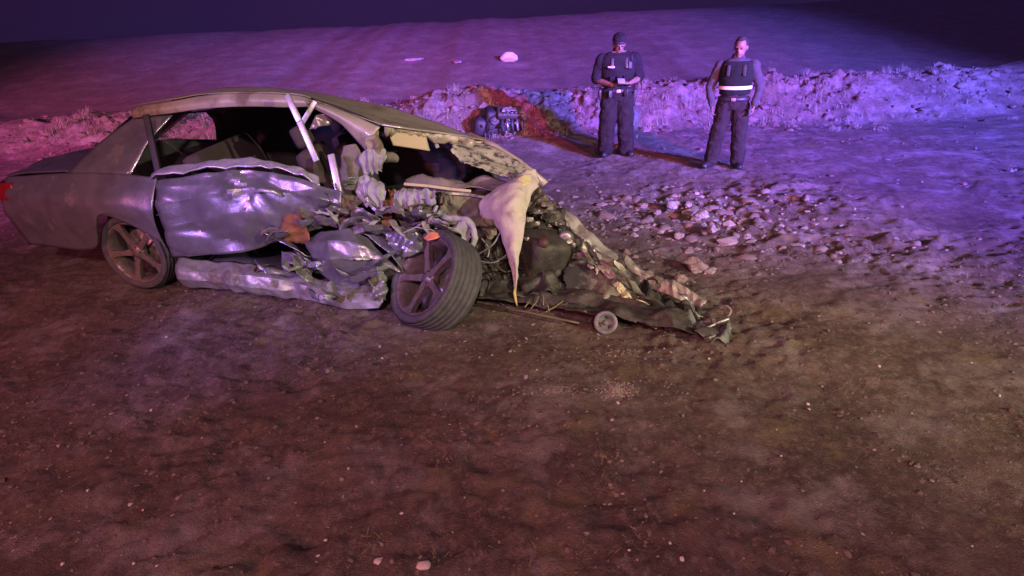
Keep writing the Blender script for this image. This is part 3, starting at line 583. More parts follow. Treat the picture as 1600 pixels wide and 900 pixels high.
# --- rear of the car (body behind the rear door)
sheet('rear_quarter_panel', [
    [W(-3.0, 3.05, .98), W(-3.3, 3.07, 1.0), W(-3.7, 3.10, 1.0), W(-4.2, 3.14, .98), W(-4.75, 3.22, .93)],
    [W(-3.03, 2.94, .80), W(-3.3, 2.94, .83), W(-3.7, 2.96, .83), W(-4.2, 3.0, .82), W(-4.78, 3.12, .8)],
    [W(-3.06, 2.93, .60), W(-3.15, 2.92, .70), W(-3.55, 2.92, .725), W(-3.85, 2.95, .62), W(-4.8, 3.1, .6)],
    [W(-3.05, 2.97, .30), W(-3.10, 2.95, .48), W(-3.62, 2.93, .70), W(-3.82, 2.97, .38), W(-4.75, 3.16, .32)]], PAINT, car, 60, 34, .014, 3, .006, seed=46, soft=True)
sheet('rear_pillar', [[W(-2.95, 3.46, 1.40), W(-3.35, 3.50, 1.40)], [W(-3.15, 3.28, 1.2), W(-3.7, 3.34, 1.2)], [W(-3.3, 3.10, .98), W(-4.0, 3.16, .98)]], PAINT, car, 14, 16, .008, 4, .01, seed=47, soft=True)
sheet('rear_window', [[W(-3.34, 4.55, 1.34), W(-3.36, 4.0, 1.44), W(-3.34, 3.54, 1.44)], [W(-4.0, 4.6, 1.0), W(-4.05, 3.9, 1.03), W(-4.0, 3.22, 1.0)]], GLASS, car, 16, 12, .004, 3, .006, seed=48, soft=True)
sheet('boot_lid', [[W(-4.0, 4.65, .98), W(-4.06, 3.9, 1.03), W(-4.0, 3.18, .99)], [W(-4.4, 4.65, .96), W(-4.45, 3.9, 1.01), W(-4.4, 3.2, .97)], [W(-4.78, 4.6, .92), W(-4.85, 3.9, .96), W(-4.78, 3.24, .93)]], PAINT, car, 30, 24, .014, 3, .006, seed=49, soft=True)
sheet('rear_panel', [[W(-4.78, 4.6, .92), W(-4.86, 3.9, .95), W(-4.77, 3.22, .92)], [W(-4.84, 4.62, .6), W(-4.93, 3.9, .6), W(-4.82, 3.14, .6)], [W(-4.78, 4.6, .3), W(-4.87, 3.9, .3), W(-4.76, 3.18, .3)]], PAINT, car, 30, 24, .012, 3, .006, seed=50, soft=True)
sheet('tail_lamp', [[W(-4.62, 3.14, .9), W(-4.80, 3.18, .89), W(-4.86, 3.4, .9)], [W(-4.62, 3.08, .76), W(-4.84, 3.13, .75), W(-4.90, 3.4, .76)]], REDL, car, 14, 8, .002, 3, .02, seed=51, soft=True)
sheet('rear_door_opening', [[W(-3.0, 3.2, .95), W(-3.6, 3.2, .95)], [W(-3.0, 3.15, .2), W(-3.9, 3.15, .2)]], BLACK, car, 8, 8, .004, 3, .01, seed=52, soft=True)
sheet('far_quarter_panel', [[W(-3.3, 4.66, .98), W(-4.0, 4.68, .98), W(-4.78, 4.62, .92)], [W(-3.3, 4.7, .6), W(-4.0, 4.72, .6), W(-4.8, 4.66, .6)], [W(-3.3, 4.66, .25), W(-4.0, 4.68, .3), W(-4.78, 4.62, .3)]], PAINT, car, 20, 14, .01, 3, .006, seed=53, soft=True)
MB().bar(W(-3.1, 3.3, 1.43), W(-3.02, 3.12, .98), .05, .03, (0, 1, 0)).build('rear_door_frame', BLACK, car)

# --- shredded sheet metal heaped along the near flank
rg = random.Random(77)
def shred(px, py, Y, ln, ang, wd, m, k):
    c = P(px, py, Y); ux, uy = math.cos(ang), math.sin(ang); a = P(px-ux*ln/2, py-uy*ln/2, Y+rg.uniform(-.06, .06)); e = P(px+ux*ln/2, py+uy*ln/2, Y+rg.uniform(-.08, .04))
    n = V3(-uy*wd*.5+rg.uniform(-.01, .01), -rg.uniform(.01, .05), ux*wd*.5); bend = V3(0, -rg.uniform(.02, .07), rg.uniform(-.02, .05))
    rows = [[a+n*.5, (a+c)/2+n+bend*.5, c+n*1.1+bend, (c+e)/2+n*.9+bend*.4, e+n*.3], [a-n*.2, (a+c)/2+bend*1.3, c+bend*1.7, (c+e)/2+bend, e], [a-n*.5, (a+c)/2-n+bend*.2, c-n+bend*.6, (c+e)/2-n*.8, e-n*.3]]
    for r in rows:
        for v in r: v.z = max(v.z, gz(v.x, v.y)+.03)
    return sheet('torn_metal_strip', rows, m, car, 21, 9, .006, 9, .005, rag=.05, seed=100+k, lin=True, flat=True)
k = 0
for lo, hi, n, ms in (((560, 322), (690, 392), 17, (PAINT, CLOTHL, CLOTHL, STEEL, DASH)), ((456, 380), (606, 462), 14, (PAINT, PAINT, SILL, STEEL)), ((484, 296), (600, 352), 12, (PAINT, CLOTHL, DASH, STEEL)), ((400, 330), (470, 420), 5, (PAINT, PAINT, DASH)), ((450, 285), (560, 350), 12, (PAINT, PAINT, CLOTHL, SILL)), ((890, 380), (1090, 500), 8, (FEND, HOODM, HOODM, STEEL, SILL))):
    for q in range(n):
        px, py = rg.uniform(lo[0], hi[0]), rg.uniform(lo[1], hi[1])
        if px > 880: py = 340+(px-868)*.60+rg.uniform(10, 62); Y = 3.55-(py-340)*.0049-rg.uniform(-.02, .05)
        else: Y = 3.12-(py-322)*.0022-rg.uniform(0, .10)
        shred(px, min(py, 508), Y, rg.uniform(20, 66), rg.uniform(-.5, 1.1) if px < 880 else rg.uniform(.3, 1.0), rg.uniform(.03, .11), rg.choice(ms), k); k += 1
# ================================================================== people
SKIN = mat('skin', (.22, .125, .09), (.17, .095, .07), rough=.55, scale=20, spec=.4)
HAIR = mat('dark_hair', (.02, .015, .012), (.035, .025, .02), rough=.7, scale=60)
UNI = mat('dark_uniform_cloth', (.013, .011, .012), (.021, .017, .018), rough=.95, scale=12, bump=.25, bscale=60, spec=.1)
UNIP = mat('dark_trouser_cloth', (.013, .011, .010), (.026, .020, .018), rough=.95, scale=8, bump=.3, bscale=40, spec=.1)
BOOT = mat('black_boot_leather', (.012, .010, .011), (.022, .018, .018), rough=.5, scale=20)
LEATH = mat('black_belt_leather', (.014, .012, .012), (.024, .02, .02), rough=.5, scale=20)
SLEEVE = mat('grey_sleeve_cloth', (.055, .047, .048), (.038, .032, .034), rough=.9, scale=10, bump=.25, bscale=50)
VEST2 = mat('dark_green_vest', (.016, .02, .015), (.012, .014, .011), rough=.95, scale=10, bump=.2, spec=.1)
KHAKI = mat('brown_trouser_cloth', (.035, .027, .024), (.022, .017, .015), rough=.95, scale=8, bump=.3, bscale=40, spec=.1)
REFL = mat('reflective_tape', (.95, 1.0, .70), (.9, .95, .6), rough=.35, scale=20, spec=.8)
PATCH = mat('pale_name_strip', (.55, .50, .48), (.30, .27, .26), rough=.7, scale=60)
EYE = mat('dark_eye', (.02, .015, .015), rough=.2)
def cloud_tex(sz):
    t = bpy.data.textures.new('wrinkles', 'CLOUDS'); t.noise_scale = sz; t.noise_depth = 2; return t
WR = cloud_tex(.11); WR2 = cloud_tex(.07)
def person(name, loc, rotz, label, J, sty):
    root = thing(name, loc, label, 'person'); L = Vector(loc); RZ = Matrix.Rotation(rotz, 3, 'Z')
    X = lambda v: L+RZ@Vector(v)
    def fin(mb, nm, m, par=root, rm=0, wr=0, smooth=True, tex=None):
        mb.v = [X(v) for v in mb.v]; o = mb.build(nm, m, par, smooth, rm)
        if wr:
            d = o.modifiers.new('wrinkle', 'DISPLACE'); d.texture = tex or WR; d.strength = wr; d.mid_level = .5; d.texture_coords = 'LOCAL'
        return o
    V = Vector; b = sty.get('bulk', 1.)
    hz = J['hip_z']; chest = J.get('lean', 0.)
    # --- torso rings shared by body and clothes
    def torso(k, z0=0., z1=9.):
        rr = [(hz-.10, .150, .100, 0), (hz, .172, .118, 0), (hz+.10, .165, .118, 0), (hz+.22, .172, .122, .1), (hz+.34, .190, .130, .3), (hz+.44, .198, .128, .6), (hz+.51, .185, .108, .85), (hz+.545, .150, .095, 1.), (hz+.575, .100, .080, 1.), (hz+.60, .066, .066, 1.)]
        return [((J.get('sway', 0)*f, -chest*f, z), rx*b+k, ry*b+k) for z, rx, ry, f in rr if z0 <= z-hz <= z1]
    def limb(mb, pts, rad, k=0): mb.caps([V(p) for p in pts], [r+k for r in rad], 14)
    arms = J['arms']; legs = J['legs']
    hp = V(J['head'])       # skull centre
    HT = Euler(J['head_rot']).to_matrix(); HX = lambda v: hp+HT@(V(v)*1.08)
    body = MB(); body.rings(torso(0), 22)
    nb = V((J.get('sway', 0), -chest, hz+.55)); body.tube([nb-V((0, 0, .04)), nb.lerp(hp, .5), hp-HT@V((0, -.015, .04))], [.066, .060, .056], 14)
    skull = MB(); skull.ell((0, .008, .015), (.078, .098, .108)); skull.ell((0, -.028, -.052), (.058, .066, .066)); skull.ell((0, -.070, -.090), (.026, .022, .022))
    skull.ell((0, -.098, -.018), (.014, .020, .026), Euler((-.35, 0, 0))); skull.ell((0, -.090, .018), (.050, .014, .012)); skull.ell((0, -.088, -.060), (.024, .012, .008))
    skull.ell((.078, .006, -.005), (.010, .020, .032)); skull.ell((-.078, .006, -.005), (.010, .020, .032))
    skull.v = [HX(v) for v in skull.v]; body.add(skull.v, skull.f)
    for A in arms:
        limb(body, [A['sh'], V(A['sh']).lerp(V(A['el']), .5), A['el'], V(A['el']).lerp(V(A['wr']), .35), A['wr']], [.058*b, .052*b, .044, .046, .030])
        w0 = V(A['wr']); d = V(A['dir']).normalized(); n = V(A['palm']).normalized(); n = (n-d*n.dot(d)).normalized(); sd = d.cross(n)*A['side']
        pc = w0+d*.055; body.ell(pc, (.040, .048, .020), Matrix((sd, d, n)).transposed().to_quaternion().to_euler(), 12, 8)
        for q, (off, ln) in enumerate(((-.030, .060), (-.010, .074), (.010, .078), (.029, .070))):
            k0 = w0+d*.088+sd*off; c = A.get('curl', .8)
            k1 = k0+(d*math.cos(c*.5)+n*math.sin(c*.5))*ln*.45; k2 = k1+(d*math.cos(c*1.3)+n*math.sin(c*1.3))*ln*.35; k3 = k2+(d*math.cos(c*1.9)+n*math.sin(c*1.9))*ln*.25
            body.tube([w0+d*.06+sd*off, k0, k1, k2, k3], [.009, .0095, .009, .0085, .007], 8)
        t0 = w0+d*.03+sd*.030; body.tube([t0, t0+sd*.028+d*.022+n*.008, t0+sd*.034+d*.048+n*.024, t0+sd*.026+d*.068+n*.034], [.014, .012, .0105, .008], 8)
    for G in legs: limb(body, [G['hip'], V(G['hip']).lerp(V(G['kn']), .5), G['kn'], V(G['kn']).lerp(V(G['an']), .35), G['an']], [.088*b, .076*b, .056, .058, .040])
    fin(body, 'body', SKIN, rm=.0075)
    for s in (-1, 1):
        e = MB(); e.ell((s*.031, -.083, -.002), (.011, .008, .006)); e.v = [HX(v) for v in e.v]; fin(e, 'eye', EYE)
    # --- hair and hat
    h = MB(); h.ell((0, .010, .024), (.084, .106, .110)); h.v = [HX(v) for v in h.v if True]
    hv = [HT.inverted()@(v-hp)/1.08 for v in h.v]; keep = [i for i, v in enumerate(hv) if v.z > .0-.25*max(0, v.y) and v.y > -.055-.0*v.z or v.z > .060]
    ks = set(keep); h.f = [f for f in h.f if all(i in ks for i in f)]; fin(h, 'hair', HAIR)
    if sty.get('cap'):
        c = MB(); rg = []
        for z, rx, ry, yo in ((.030, .089, .106, .008), (.050, .091, .108, .008), (.080, .088, .104, .008), (.105, .076, .090, .010), (.122, .054, .066, .012), (.131, .026, .032, .012)): rg.append(((0, yo, z), rx, ry))
        c.rings(rg, 24); c.v = [HX(v) for v in c.v]; cp = fin(c, 'cap', UNI)
        r = MB(); r.rings([((0, .008, .026), .092, .109), ((0, .008, .034), .0945, .1115), ((0, .008, .050), .0945, .1115), ((0, .008, .056), .092, .109)], 24); r.v = [HX(v) for v in r.v]; fin(r, 'cap_band', LEATH, cp)
    # --- trousers
    t = MB(); t.rings(torso(.012, -.2, .12), 22)
    for G in legs:
        hip, kn, an = V(G['hip']), V(G['kn']), V(G['an'])
        t.caps([hip, hip.lerp(kn, .5), kn, kn.lerp(an, .5), an+V((0, 0, .05)), an+V((0, .01, -.005))], [.112*b, .108*b, .100*b, .098*b, .100*b, .094*b], 16)
    fin(t, 'trousers', sty['trousers'], rm=.011, wr=.048)
    # --- shirt with sleeves
    s = MB(); s.rings(torso(.014, .02, .58), 22)
    for A in arms:
        sh, el, wr = V(A['sh']), V(A['el']), V(A['wr'])
        if sty['long']: s.caps([sh, sh.lerp(el, .5), el, el.lerp(wr, .5), el.lerp(wr, .93)], [.076*b, .068*b, .060, .054, .044], 14)
        else: s.caps([sh, sh.lerp(el, .45), sh.lerp(el, .88)], [.078*b, .075*b, .070*b], 14)
    s.rings([((J.get('sway', 0), -chest, hz+.55), .078, .076), ((J.get('sway', 0), -chest-.005, hz+.60), .074, .074), ((J.get('sway', 0), -chest-.008, hz+.625), .070, .071)], 16)
    fin(s, 'shirt', sty['shirt'], rm=.011, wr=.034)
    # --- vest
    v = MB(); v.rings(torso(.030, .09, .56), 24); vo = fin(v, 'vest', sty['vest'], rm=.012, wr=.014)
    cl = MB(); q = J.get('sway', 0); cl.rings([((q, -chest, hz+.565), .098, .092), ((q, -chest-.004, hz+.60), .086, .084), ((q, -chest-.008, hz+.632), .078, .078), ((q, -chest-.008, hz+.636), .070, .070)], 18); cl.f = cl.f[:-2]; fin(cl, 'collar', sty['shirt'])
    for sx in (-1, 1):
        v = MB(); v.bar((q+sx*.105, -.150*b-chest*.6-.012, hz+.36), (q+sx*.100, -.120-chest-.025, hz+.50), .040, .012, (0, -1, 0)); fin(v, 'vest_strap', LEATH, vo)
    fr = -.125*b-chest*.45
    if sty.get('name_strip'):
        p_ = MB(); p_.box((-.095*b, fr-.050, hz+.385), (.10, .012, .026), Euler((-.12, 0, -.12)), .2); fin(p_, 'name_strip', PATCH, vo)
        for k in range(3):
            p_ = MB(); p_.box((-.10+.10*k, fr-.045, hz+.20), (.075, .05, .12), Euler((-.03, 0, -.15*(1-k))), .2); fin(p_, 'pouch', sty['vest'], vo)
        p_ = MB(); p_.box((.12*b, fr-.035, hz+.40), (.055, .04, .10), Euler((-.1, 0, .25)), .2); p_.tube([(.14*b, fr-.02, hz+.44), (.145*b, fr-.01, hz+.54)], .006, 6); fin(p_, 'radio', BLACK, vo)
    if sty.get('tape'):
        for zz in sty['tape']:
            rs = torso(.043, .0, .6); a = [r for r in rs]
            def at(z):
                for q0, q1 in zip(a[:-1], a[1:]):
                    if q0[0][2] <= z <= q1[0][2]:
                        f = (z-q0[0][2])/(q1[0][2]-q0[0][2]); return (V(q0[0]).lerp(V(q1[0]), f), q0[1]*(1-f)+q1[1]*f, q0[2]*(1-f)+q1[2]*f)
            p_ = MB(); p_.rings([at(hz+zz-.022), at(hz+zz), at(hz+zz+.022)], 36); p_.f = p_.f[:-2]; fin(p_, 'reflective_band', REFL, vo)
    # --- belt
    bl = MB(); q = [(r[0], r[1]+.022, r[2]+.022) for r in torso(.0, -.01, .11)]; c0, c1 = V(q[0][0]), V(q[1][0])
    bl.rings([(c0.lerp(c1, f), q[0][1]+e, q[0][2]+e) for f, e in ((.15, 0), (.2, .008), (.65, .008), (.7, 0))], 30); bo = fin(bl, 'duty_belt', LEATH)
    bu = MB(); bu.box((0, -.118*b-.036, hz+.045), (.06, .012, .045), None, .2); fin(bu, 'buckle', STEEL, bo)
    if sty.get('gear'):
        g = MB(); g.box((.205*b, .0, hz-.07), (.055, .10, .24), Euler((.08, .10, 0)), .25); g.box((.215*b, .015, hz+.07), (.035, .05, .09), Euler((.3, .1, 0)), .25); fin(g, 'holster', LEATH, bo)
        g = MB(); g.box((-.205*b, -.02, hz-.01), (.05, .07, .15), Euler((0, -.1, 0)), .25); fin(g, 'belt_pouch', LEATH, bo)
        g = MB(); g.box((-.12, -.13*b-.015, hz+.01), (.06, .035, .10), Euler((0, 0, .4)), .2); fin(g, 'belt_pouch', LEATH, bo)
        g = MB(); g.box((.11, -.13*b-.02, hz+.02), (.06, .035, .09), Euler((0, 0, -.4)), .2); fin(g, 'belt_pouch', LEATH, bo)
    # --- boots
    for G in legs:
        an = V(G['an']); f = V(G['toe']).normalized(); sdv = V((-f.y, f.x, 0)); bt = MB(); vs = []
        bt.tube([an+V((0, 0, .14)), an+V((0, 0, .04)), V((an.x, an.y, .05))], [.060, .056, .056], 14)
        rt = Matrix((sdv, f, V((0, 0, 1)))).transposed().to_quaternion().to_euler()
        bt.ell(V((an.x, an.y, .046))+f*.065, (.052, .135, .050), rt); bt.ell(V((an.x, an.y, .04))+f*.15, (.050, .065, .042), rt)
        bt.box(V((an.x, an.y, .014))+f*.06, (.095, .27, .028), rt, .4)
        fin(bt, 'boot', BOOT, rm=.009)
    return root
g1 = on_ground(961, 243); g1.z += .005
person('person', g1, R(-4), 'person in dark uniform and cap looking down at a notepad, pale name strip on chest',
    dict(hip_z=.93, lean=.03, head=(0, -.085, 1.615), head_rot=(R(20), 0, R(4)),
        arms=[dict(sh=(-.235, -.01, 1.405), el=(-.315, .02, 1.12), wr=(-.110, -.27, 1.075), dir=(.95, -.30, .05), palm=(.1, -.2, 1), side=-1, curl=.9),
              dict(sh=(.235, -.01, 1.405), el=(.325, .0, 1.13), wr=(.150, -.26, 1.095), dir=(-.95, -.32, .0), palm=(-.1, -.2, 1), side=1, curl=.9)],
        legs=[dict(hip=(-.105, 0, .92), kn=(-.135, -.03, .49), an=(-.150, .03, .09), toe=(-.25, -1, 0)), dict(hip=(.105, 0, .92), kn=(.135, -.04, .49), an=(.160, .02, .09), toe=(.45, -1, 0))]),
    dict(bulk=1.24, cap=True, long=False, shirt=UNI, vest=UNI, trousers=UNIP, name_strip=True, gear=True))
q = g1+Matrix.Rotation(R(-4), 3, 'Z')@Vector((.012, -.365, 1.125))
nb = MB(); nb.box(q, (.115, .155, .014), Euler((.35, .05, R(-4))), .15)
no = thing('notepad', q, 'small notepad held open by the person in the dark cap', 'notepad')
nb.build('cover', BLACK, no); nb = MB(); nb.box(q+Vector((0, -.004, .0115)), (.102, .138, .008), Euler((.35, .05, R(-4))), .1); nb.build('page', mat('grey_paper', (.34, .31, .30), (.3, .27, .26), rough=.9), no)

g2 = on_ground(1134, 262); g2.z += .005
person('person', g2, R(-22), 'person in grey sleeves and dark vest with bright reflective band, arms by the sides',
    dict(hip_z=.94, lean=.01, head=(.02, -.03, 1.655), head_rot=(R(8), 0, R(-12)),
        arms=[dict(sh=(-.215, 0, 1.42), el=(-.345, .04, 1.13), wr=(-.285, -.10, .90), dir=(.15, -.25, -1), palm=(1, 0, .1), side=1, curl=.7),
              dict(sh=(.215, 0, 1.42), el=(.330, .05, 1.13), wr=(.275, -.12, .90), dir=(-.12, -.3, -1), palm=(-1, 0, .1), side=-1, curl=.7)],
        legs=[dict(hip=(-.10, 0, .93), kn=(-.16, -.03, .50), an=(-.225, .03, .09), toe=(-.55, -1, 0)), dict(hip=(.10, 0, .93), kn=(.125, -.03, .50), an=(.145, .05, .09), toe=(.25, -1, 0))]),
    dict(bulk=1.08, cap=False, long=True, shirt=SLEEVE, vest=VEST2, trousers=KHAKI, tape=(.20,))).scale = (.92, .92, .92)
# ================================================================== torn-out engine behind the car
te = on_ground(786, 216); te = Vector((te.x, te.y+.25, gz(te.x, te.y+.25)))
eng = thing('torn_out_engine', te, 'blackened engine block torn out of the car, lying in the dirt by the bank', 'engine')
E = lambda x, y, z: te+Vector((x, y, z))
mb = MB(); mb.box(E(-.05, .05, .24), (.62, .46, .44), Euler((.1, .12, .2)), .2); mb.box(E(-.36, .0, .17), (.34, .36, .32), Euler((.2, .3, .1)), .25); mb.jitter(.05, 5); mb.build('block', BLACK, eng)
mb = MB(); mb.box(E(.14, -.14, .40), (.46, .26, .12), Euler((.5, .05, .1)), .25); mb.jitter(.015, 9); vc = mb.build('valve_cover', DARK, eng)
for k in range(5): MB().tube([E(.0+.09*k, -.24, .30), E(.0+.09*k, -.30, .22), E(.01+.09*k, -.30, .10)], [.026, .026, .022], 10).build('manifold_pipe', STEEL if k % 2 else DARK, eng)
for k in range(6): MB().lathe(E(-.04+.075*k, -.235, .41), (0, -.6, .8), [(0, .02), (.011, .02), (.013, .0)], 8).build('bolt', STEEL, vc)
sheet('bright_bracket', [[E(.02, -.22, .50), E(.14, -.22, .53), E(.26, -.2, .49)], [E(.0, -.27, .44), E(.14, -.28, .45), E(.28, -.25, .43)]], STEEL, eng, 14, 8, .012, 12, .01, seed=61)
for x, z, r in ((.36, .34, .085), (.40, .16, .065), (-.14, .30, .09)):
    MB().lathe(E(x, -.20, z), (.25, -1, .25), [(0, .03), (r*.4, .035), (r*.5, .02), (r*.85, .02), (r, .03), (r, -.03), (r*.6, -.04)], 20).build('engine_pulley', DARK, eng)
for k in range(7):
    r_ = random.Random(k+40); p0 = E(r_.uniform(-.4, .35), r_.uniform(-.25, -.1), r_.uniform(.1, .45)); p2 = p0+Vector((r_.uniform(-.25, .25), r_.uniform(-.15, .0), r_.uniform(-.25, .1))); p2.z = max(p2.z, te.z+.03)
    pts = [np.array(v[:]) for v in (p0, (p0+p2)/2+Vector((0, -.08, .06)), p2)]; MB().tube([catmull(pts, t) for t in np.linspace(0, 1, 10)], .013, 7).build('engine_hose', BLACK, eng)
for k in range(14):
    r_ = random.Random(k+70); c = E(r_.uniform(.0, .46), r_.uniform(-.36, -.24), r_.uniform(.04, .40)); MB().box(c, (r_.uniform(.02, .06), .02, r_.uniform(.015, .03)), Euler((r_.random(), r_.random(), r_.random()*3)), .2).build('metal_fragment', STEEL, eng)
# ================================================================== pulley on the ground in front of the bonnet
pg = on_ground(946, 520); pc = Vector((pg.x, pg.y+.01, pg.z+.070)); pn = Vector((-.10, -.86, .46)).normalized()
pu = thing('loose_pulley', pg, 'round grey belt pulley with two holes lying loose before the crumpled bonnet', 'pulley')
PUL = mat('grey_pulley_metal', (.19, .175, .20), (.12, .11, .125), rough=.5, metal=.4, scale=20, dirt=(.14, .1, .09), dscale=14, damt=.56)
prof = [(.022, .012), (.030, .022), (.055, .016), (.062, .030), (.096, .036), (.100, .030)]
for k in range(5): prof += [(.100, .024-.016*k), (.092, .018-.016*k), (.100, .012-.016*k)]
prof += [(.098, -.062), (.03, -.062)]
prof = [(r*.84, h*.84) for r, h in prof]; MB().lathe(pc, pn, prof, 40).build('disc', PUL, pu)
pa = pn.cross(Vector((0, 0, 1))).normalized(); pb = pn.cross(pa)
MB().lathe(pc, pn, [(0, .030), (.016, .030), (.022, .022), (.024, .010)], 16).build('hub', PUL, pu)
for an in (.35, 2.4, 4.4): MB().lathe(pc+(pa*math.cos(an)+pb*math.sin(an))*.043, pn, [(0, .0195), (.016, .0195), (.017, .012)], 12).build('hole', BLACK, pu)
# ================================================================== stones
def rock_mesh(nm, seed, sub=2, flat=.7, rough=.30):
    bm = bmesh.new(); bmesh.ops.create_icosphere(bm, subdivisions=sub, radius=1); a = np.array([v.co[:] for v in bm.verts])
    n = noise3(a*1.1+seed*3.7)*rough+noise3(a*2.6+seed)*rough*.5
    f = np.ones(len(a)); rs = np.random.RandomState(int(seed*10)+1)
    for k in range(6):       # planar breaks
        d = rs.normal(size=3); d /= np.linalg.norm(d); lim = rs.uniform(.55, .85); h = a@d; f = np.where(h > lim, np.minimum(f, lim/np.maximum(h, 1e-3)), f)
    a = a*(f*(1+n))[:, None]; a[:, 2] *= flat
    for v, c in zip(bm.verts, a): v.co = c
    me = bpy.data.meshes.new(nm); bm.to_mesh(me); bm.free(); return me
STONE = mat('pale_stone', (.40, .35, .31), (.28, .24, .21), rough=.9, scale=2.5, bump=.5, bscale=9, dirt=(.19, .13, .10), dscale=3, damt=.58)
STONEW = mat('white_quartz_stone', (.62, .52, .44), (.52, .42, .36), rough=.7, scale=3, bump=.15, bscale=14)
CLOD = mat('dirt_clod', (.20, .135, .108), (.12, .08, .065), rough=.95, scale=3, bump=.6, bscale=10)
CLODP = mat('pale_dirt_clod', (.36, .28, .24), (.24, .18, .15), rough=.95, scale=3, bump=.6, bscale=10)
CLODM = mat('soil_clod', (.21, .15, .122), (.13, .09, .072), rough=.95, scale=3, bump=.6, bscale=10)
def rock(name, px, py, size, label, cat='rock', m=STONE, seed=1., sc=(1, 1, 1), group=None, sub=3, rough=.3, flat=.7, sink=.3, at=None):
    p = at if at is not None else on_ground(px, py); me = rock_mesh(name, seed, sub, flat, rough); me.materials.append(m)
    me.polygons.foreach_set('use_smooth', [rough < .1]*len(me.polygons))
    o = bpy.data.objects.new(name, me); COL.objects.link(o); s = size/2
    o.scale = (s*sc[0], s*sc[1], s*sc[2]); o.rotation_euler = (0, 0, seed*2.1); o.location = (p.x, p.y, p.z+s*flat*sc[2]*(1-sink)); return tag(o, label, cat, group)
rock('pebble', 662, 886, .060, 'larger of two smooth pale oval pebbles side by side on brown dirt', 'pebble', STONEW, 1.3, (1.1, .95, .6), rough=.07, flat=.8)
rock('pebble', 591, 880, .040, 'smaller of two smooth pale pebbles side by side on brown dirt', 'pebble', STONEW, 2.2, (1., .95, .6), rough=.07, flat=.8)
rock('concrete_block', 797, 96, .46, 'pale angular block lying alone on the bare far slope', 'block', mat('pale_block', (.62, .56, .56), (.5, .45, .45), rough=.85, scale=3), 3.1, (1.25, .7, .95), rough=.12, sink=.2)
rock('flat_slab', 648, 95, .46, 'long low pale slab with a tapered end on the bare far slope', 'slab', STONE, 4.4, (1.6, .7, .32), rough=.25)
rock('flat_slab', 716, 98, .42, 'low pale slab next to the angular block on the bare far slope', 'slab', STONE, 5.2, (1.7, .7, .30), rough=.25)
rb = [(1050, 326, .17, 'rounded pale rock at the rubble edge below the far person'), (1076, 326, .13, 'grey rock touching the rounded pale rock in the rubble'), (1092, 344, .20, 'largest whitish broken rock amid the rubble'), (1112, 362, .13, 'bright flat-faced stone beside the largest whitish rock'),
      (1060, 372, .12, 'tan stone standing apart in the rubble near the bent bonnet edge'), (1086, 424, .19, 'upright tan clod next to the tip of the bent bonnet edge'), (1062, 440, .12, 'small tan clod leaning on the bent bonnet edge'), (1004, 326, .12, 'mauve stone between the airbag and the rubble rocks'), (1026, 336, .11, 'mauve stone second from the rounded pale rock')]
for k, (px, py, sz, lb) in enumerate(rb): rock('rubble_rock', px, py, sz, lb, 'rock', STONE if k < 4 else CLODP, 6.1+k*1.7, (1, .9, .9), 'rubble rocks right of the car', rough=.38)
# small pebbles one could count
rr = random.Random(5); shapes = [rock_mesh('small_pebble', 20+k*1.9, 1, .65, .2) for k in range(6)]
for k, me in enumerate(shapes): me.materials.append((STONE, STONEW, CLODP)[k % 3])
cnt = 0
while cnt < 190:
    px, py = rr.uniform(20, 1580), rr.uniform(500, 895)
    if rr.random() > .35+.65*(py-480)/420*.5+.3: continue
    Yg = None
    dv = CM@Vector(((px-800)/FPX, (450-py)/FPX, -1)); t = -CAM_H/dv.z; x, y = dv.x*t, dv.y*t; s = rr.choice((.004, .005, .006, .008, .011))*rr.uniform(.8, 1.2)
    o = bpy.data.objects.new('small_pebble', rr.choice(shapes)); COL.objects.link(o); o.scale = (s*rr.uniform(.9, 1.5), s, s); o.rotation_euler = (rr.uniform(-.3, .3), rr.uniform(-.3, .3), rr.uniform(0, 6)); o.location = (x, y, gz(x, y)+s*.3)
    tag(o, 'tiny pale pebble scattered on the bare brown dirt before the car', 'pebble', 'tiny pebbles on the foreground dirt'); cnt += 1
def scatter(name, n, fn, m, label, sub=1, seed=0, flat=.75):
    protos = []
    for k in range(8):
        me = rock_mesh('p', seed+k*2.3, sub, flat, .42); protos.append((np.array([v.co[:] for v in me.vertices]), [tuple(p.vertices) for p in me.polygons])); bpy.data.meshes.remove(me)
    r_ = np.random.RandomState(seed+9); vs, fs, base = [], [], 0; pts = fn(r_, n); zz = ground_z(pts[:, 0], pts[:, 1])
    for (x, y, s), z in zip(pts, zz):
        v, f = protos[r_.randint(8)]; a = r_.uniform(0, 6.28); c, sn = math.cos(a), math.sin(a); q = v*s*np.array([r_.uniform(.8, 1.4), 1, r_.uniform(.6, 1.1)])
        vs.append(np.stack([q[:, 0]*c-q[:, 1]*sn+x, q[:, 0]*sn+q[:, 1]*c+y, q[:, 2]+z-s*.12], -1)); fs += [tuple(i+base for i in t) for t in f]; base += len(v)
    me = bpy.data.meshes.new(name); me.from_pydata(np.concatenate(vs).tolist(), [], fs); me.materials.append(m); me.polygons.foreach_set('use_smooth', [sub > 1]*len(me.polygons)); o = bpy.data.objects.new(name, me); COL.objects.link(o); tag(o, label, kind='stuff')
def f_bank(r_, n):
    x = r_.uniform(-10, 10, n); y = 11.75+r_.normal(0, .6, n)-.02*x; s = r_.gamma(1.6, .026, n)+.010; return np.stack([x, y, np.minimum(s, .17)], -1)
def f_rub(r_, n):
    x = 1.9+r_.normal(0, .8, n); y = 5.8+r_.normal(0, .6, n)-.12*(x-2); s = r_.gamma(.9, .020, n)+.006; return np.stack([x, y, np.minimum(s, .11)], -1)
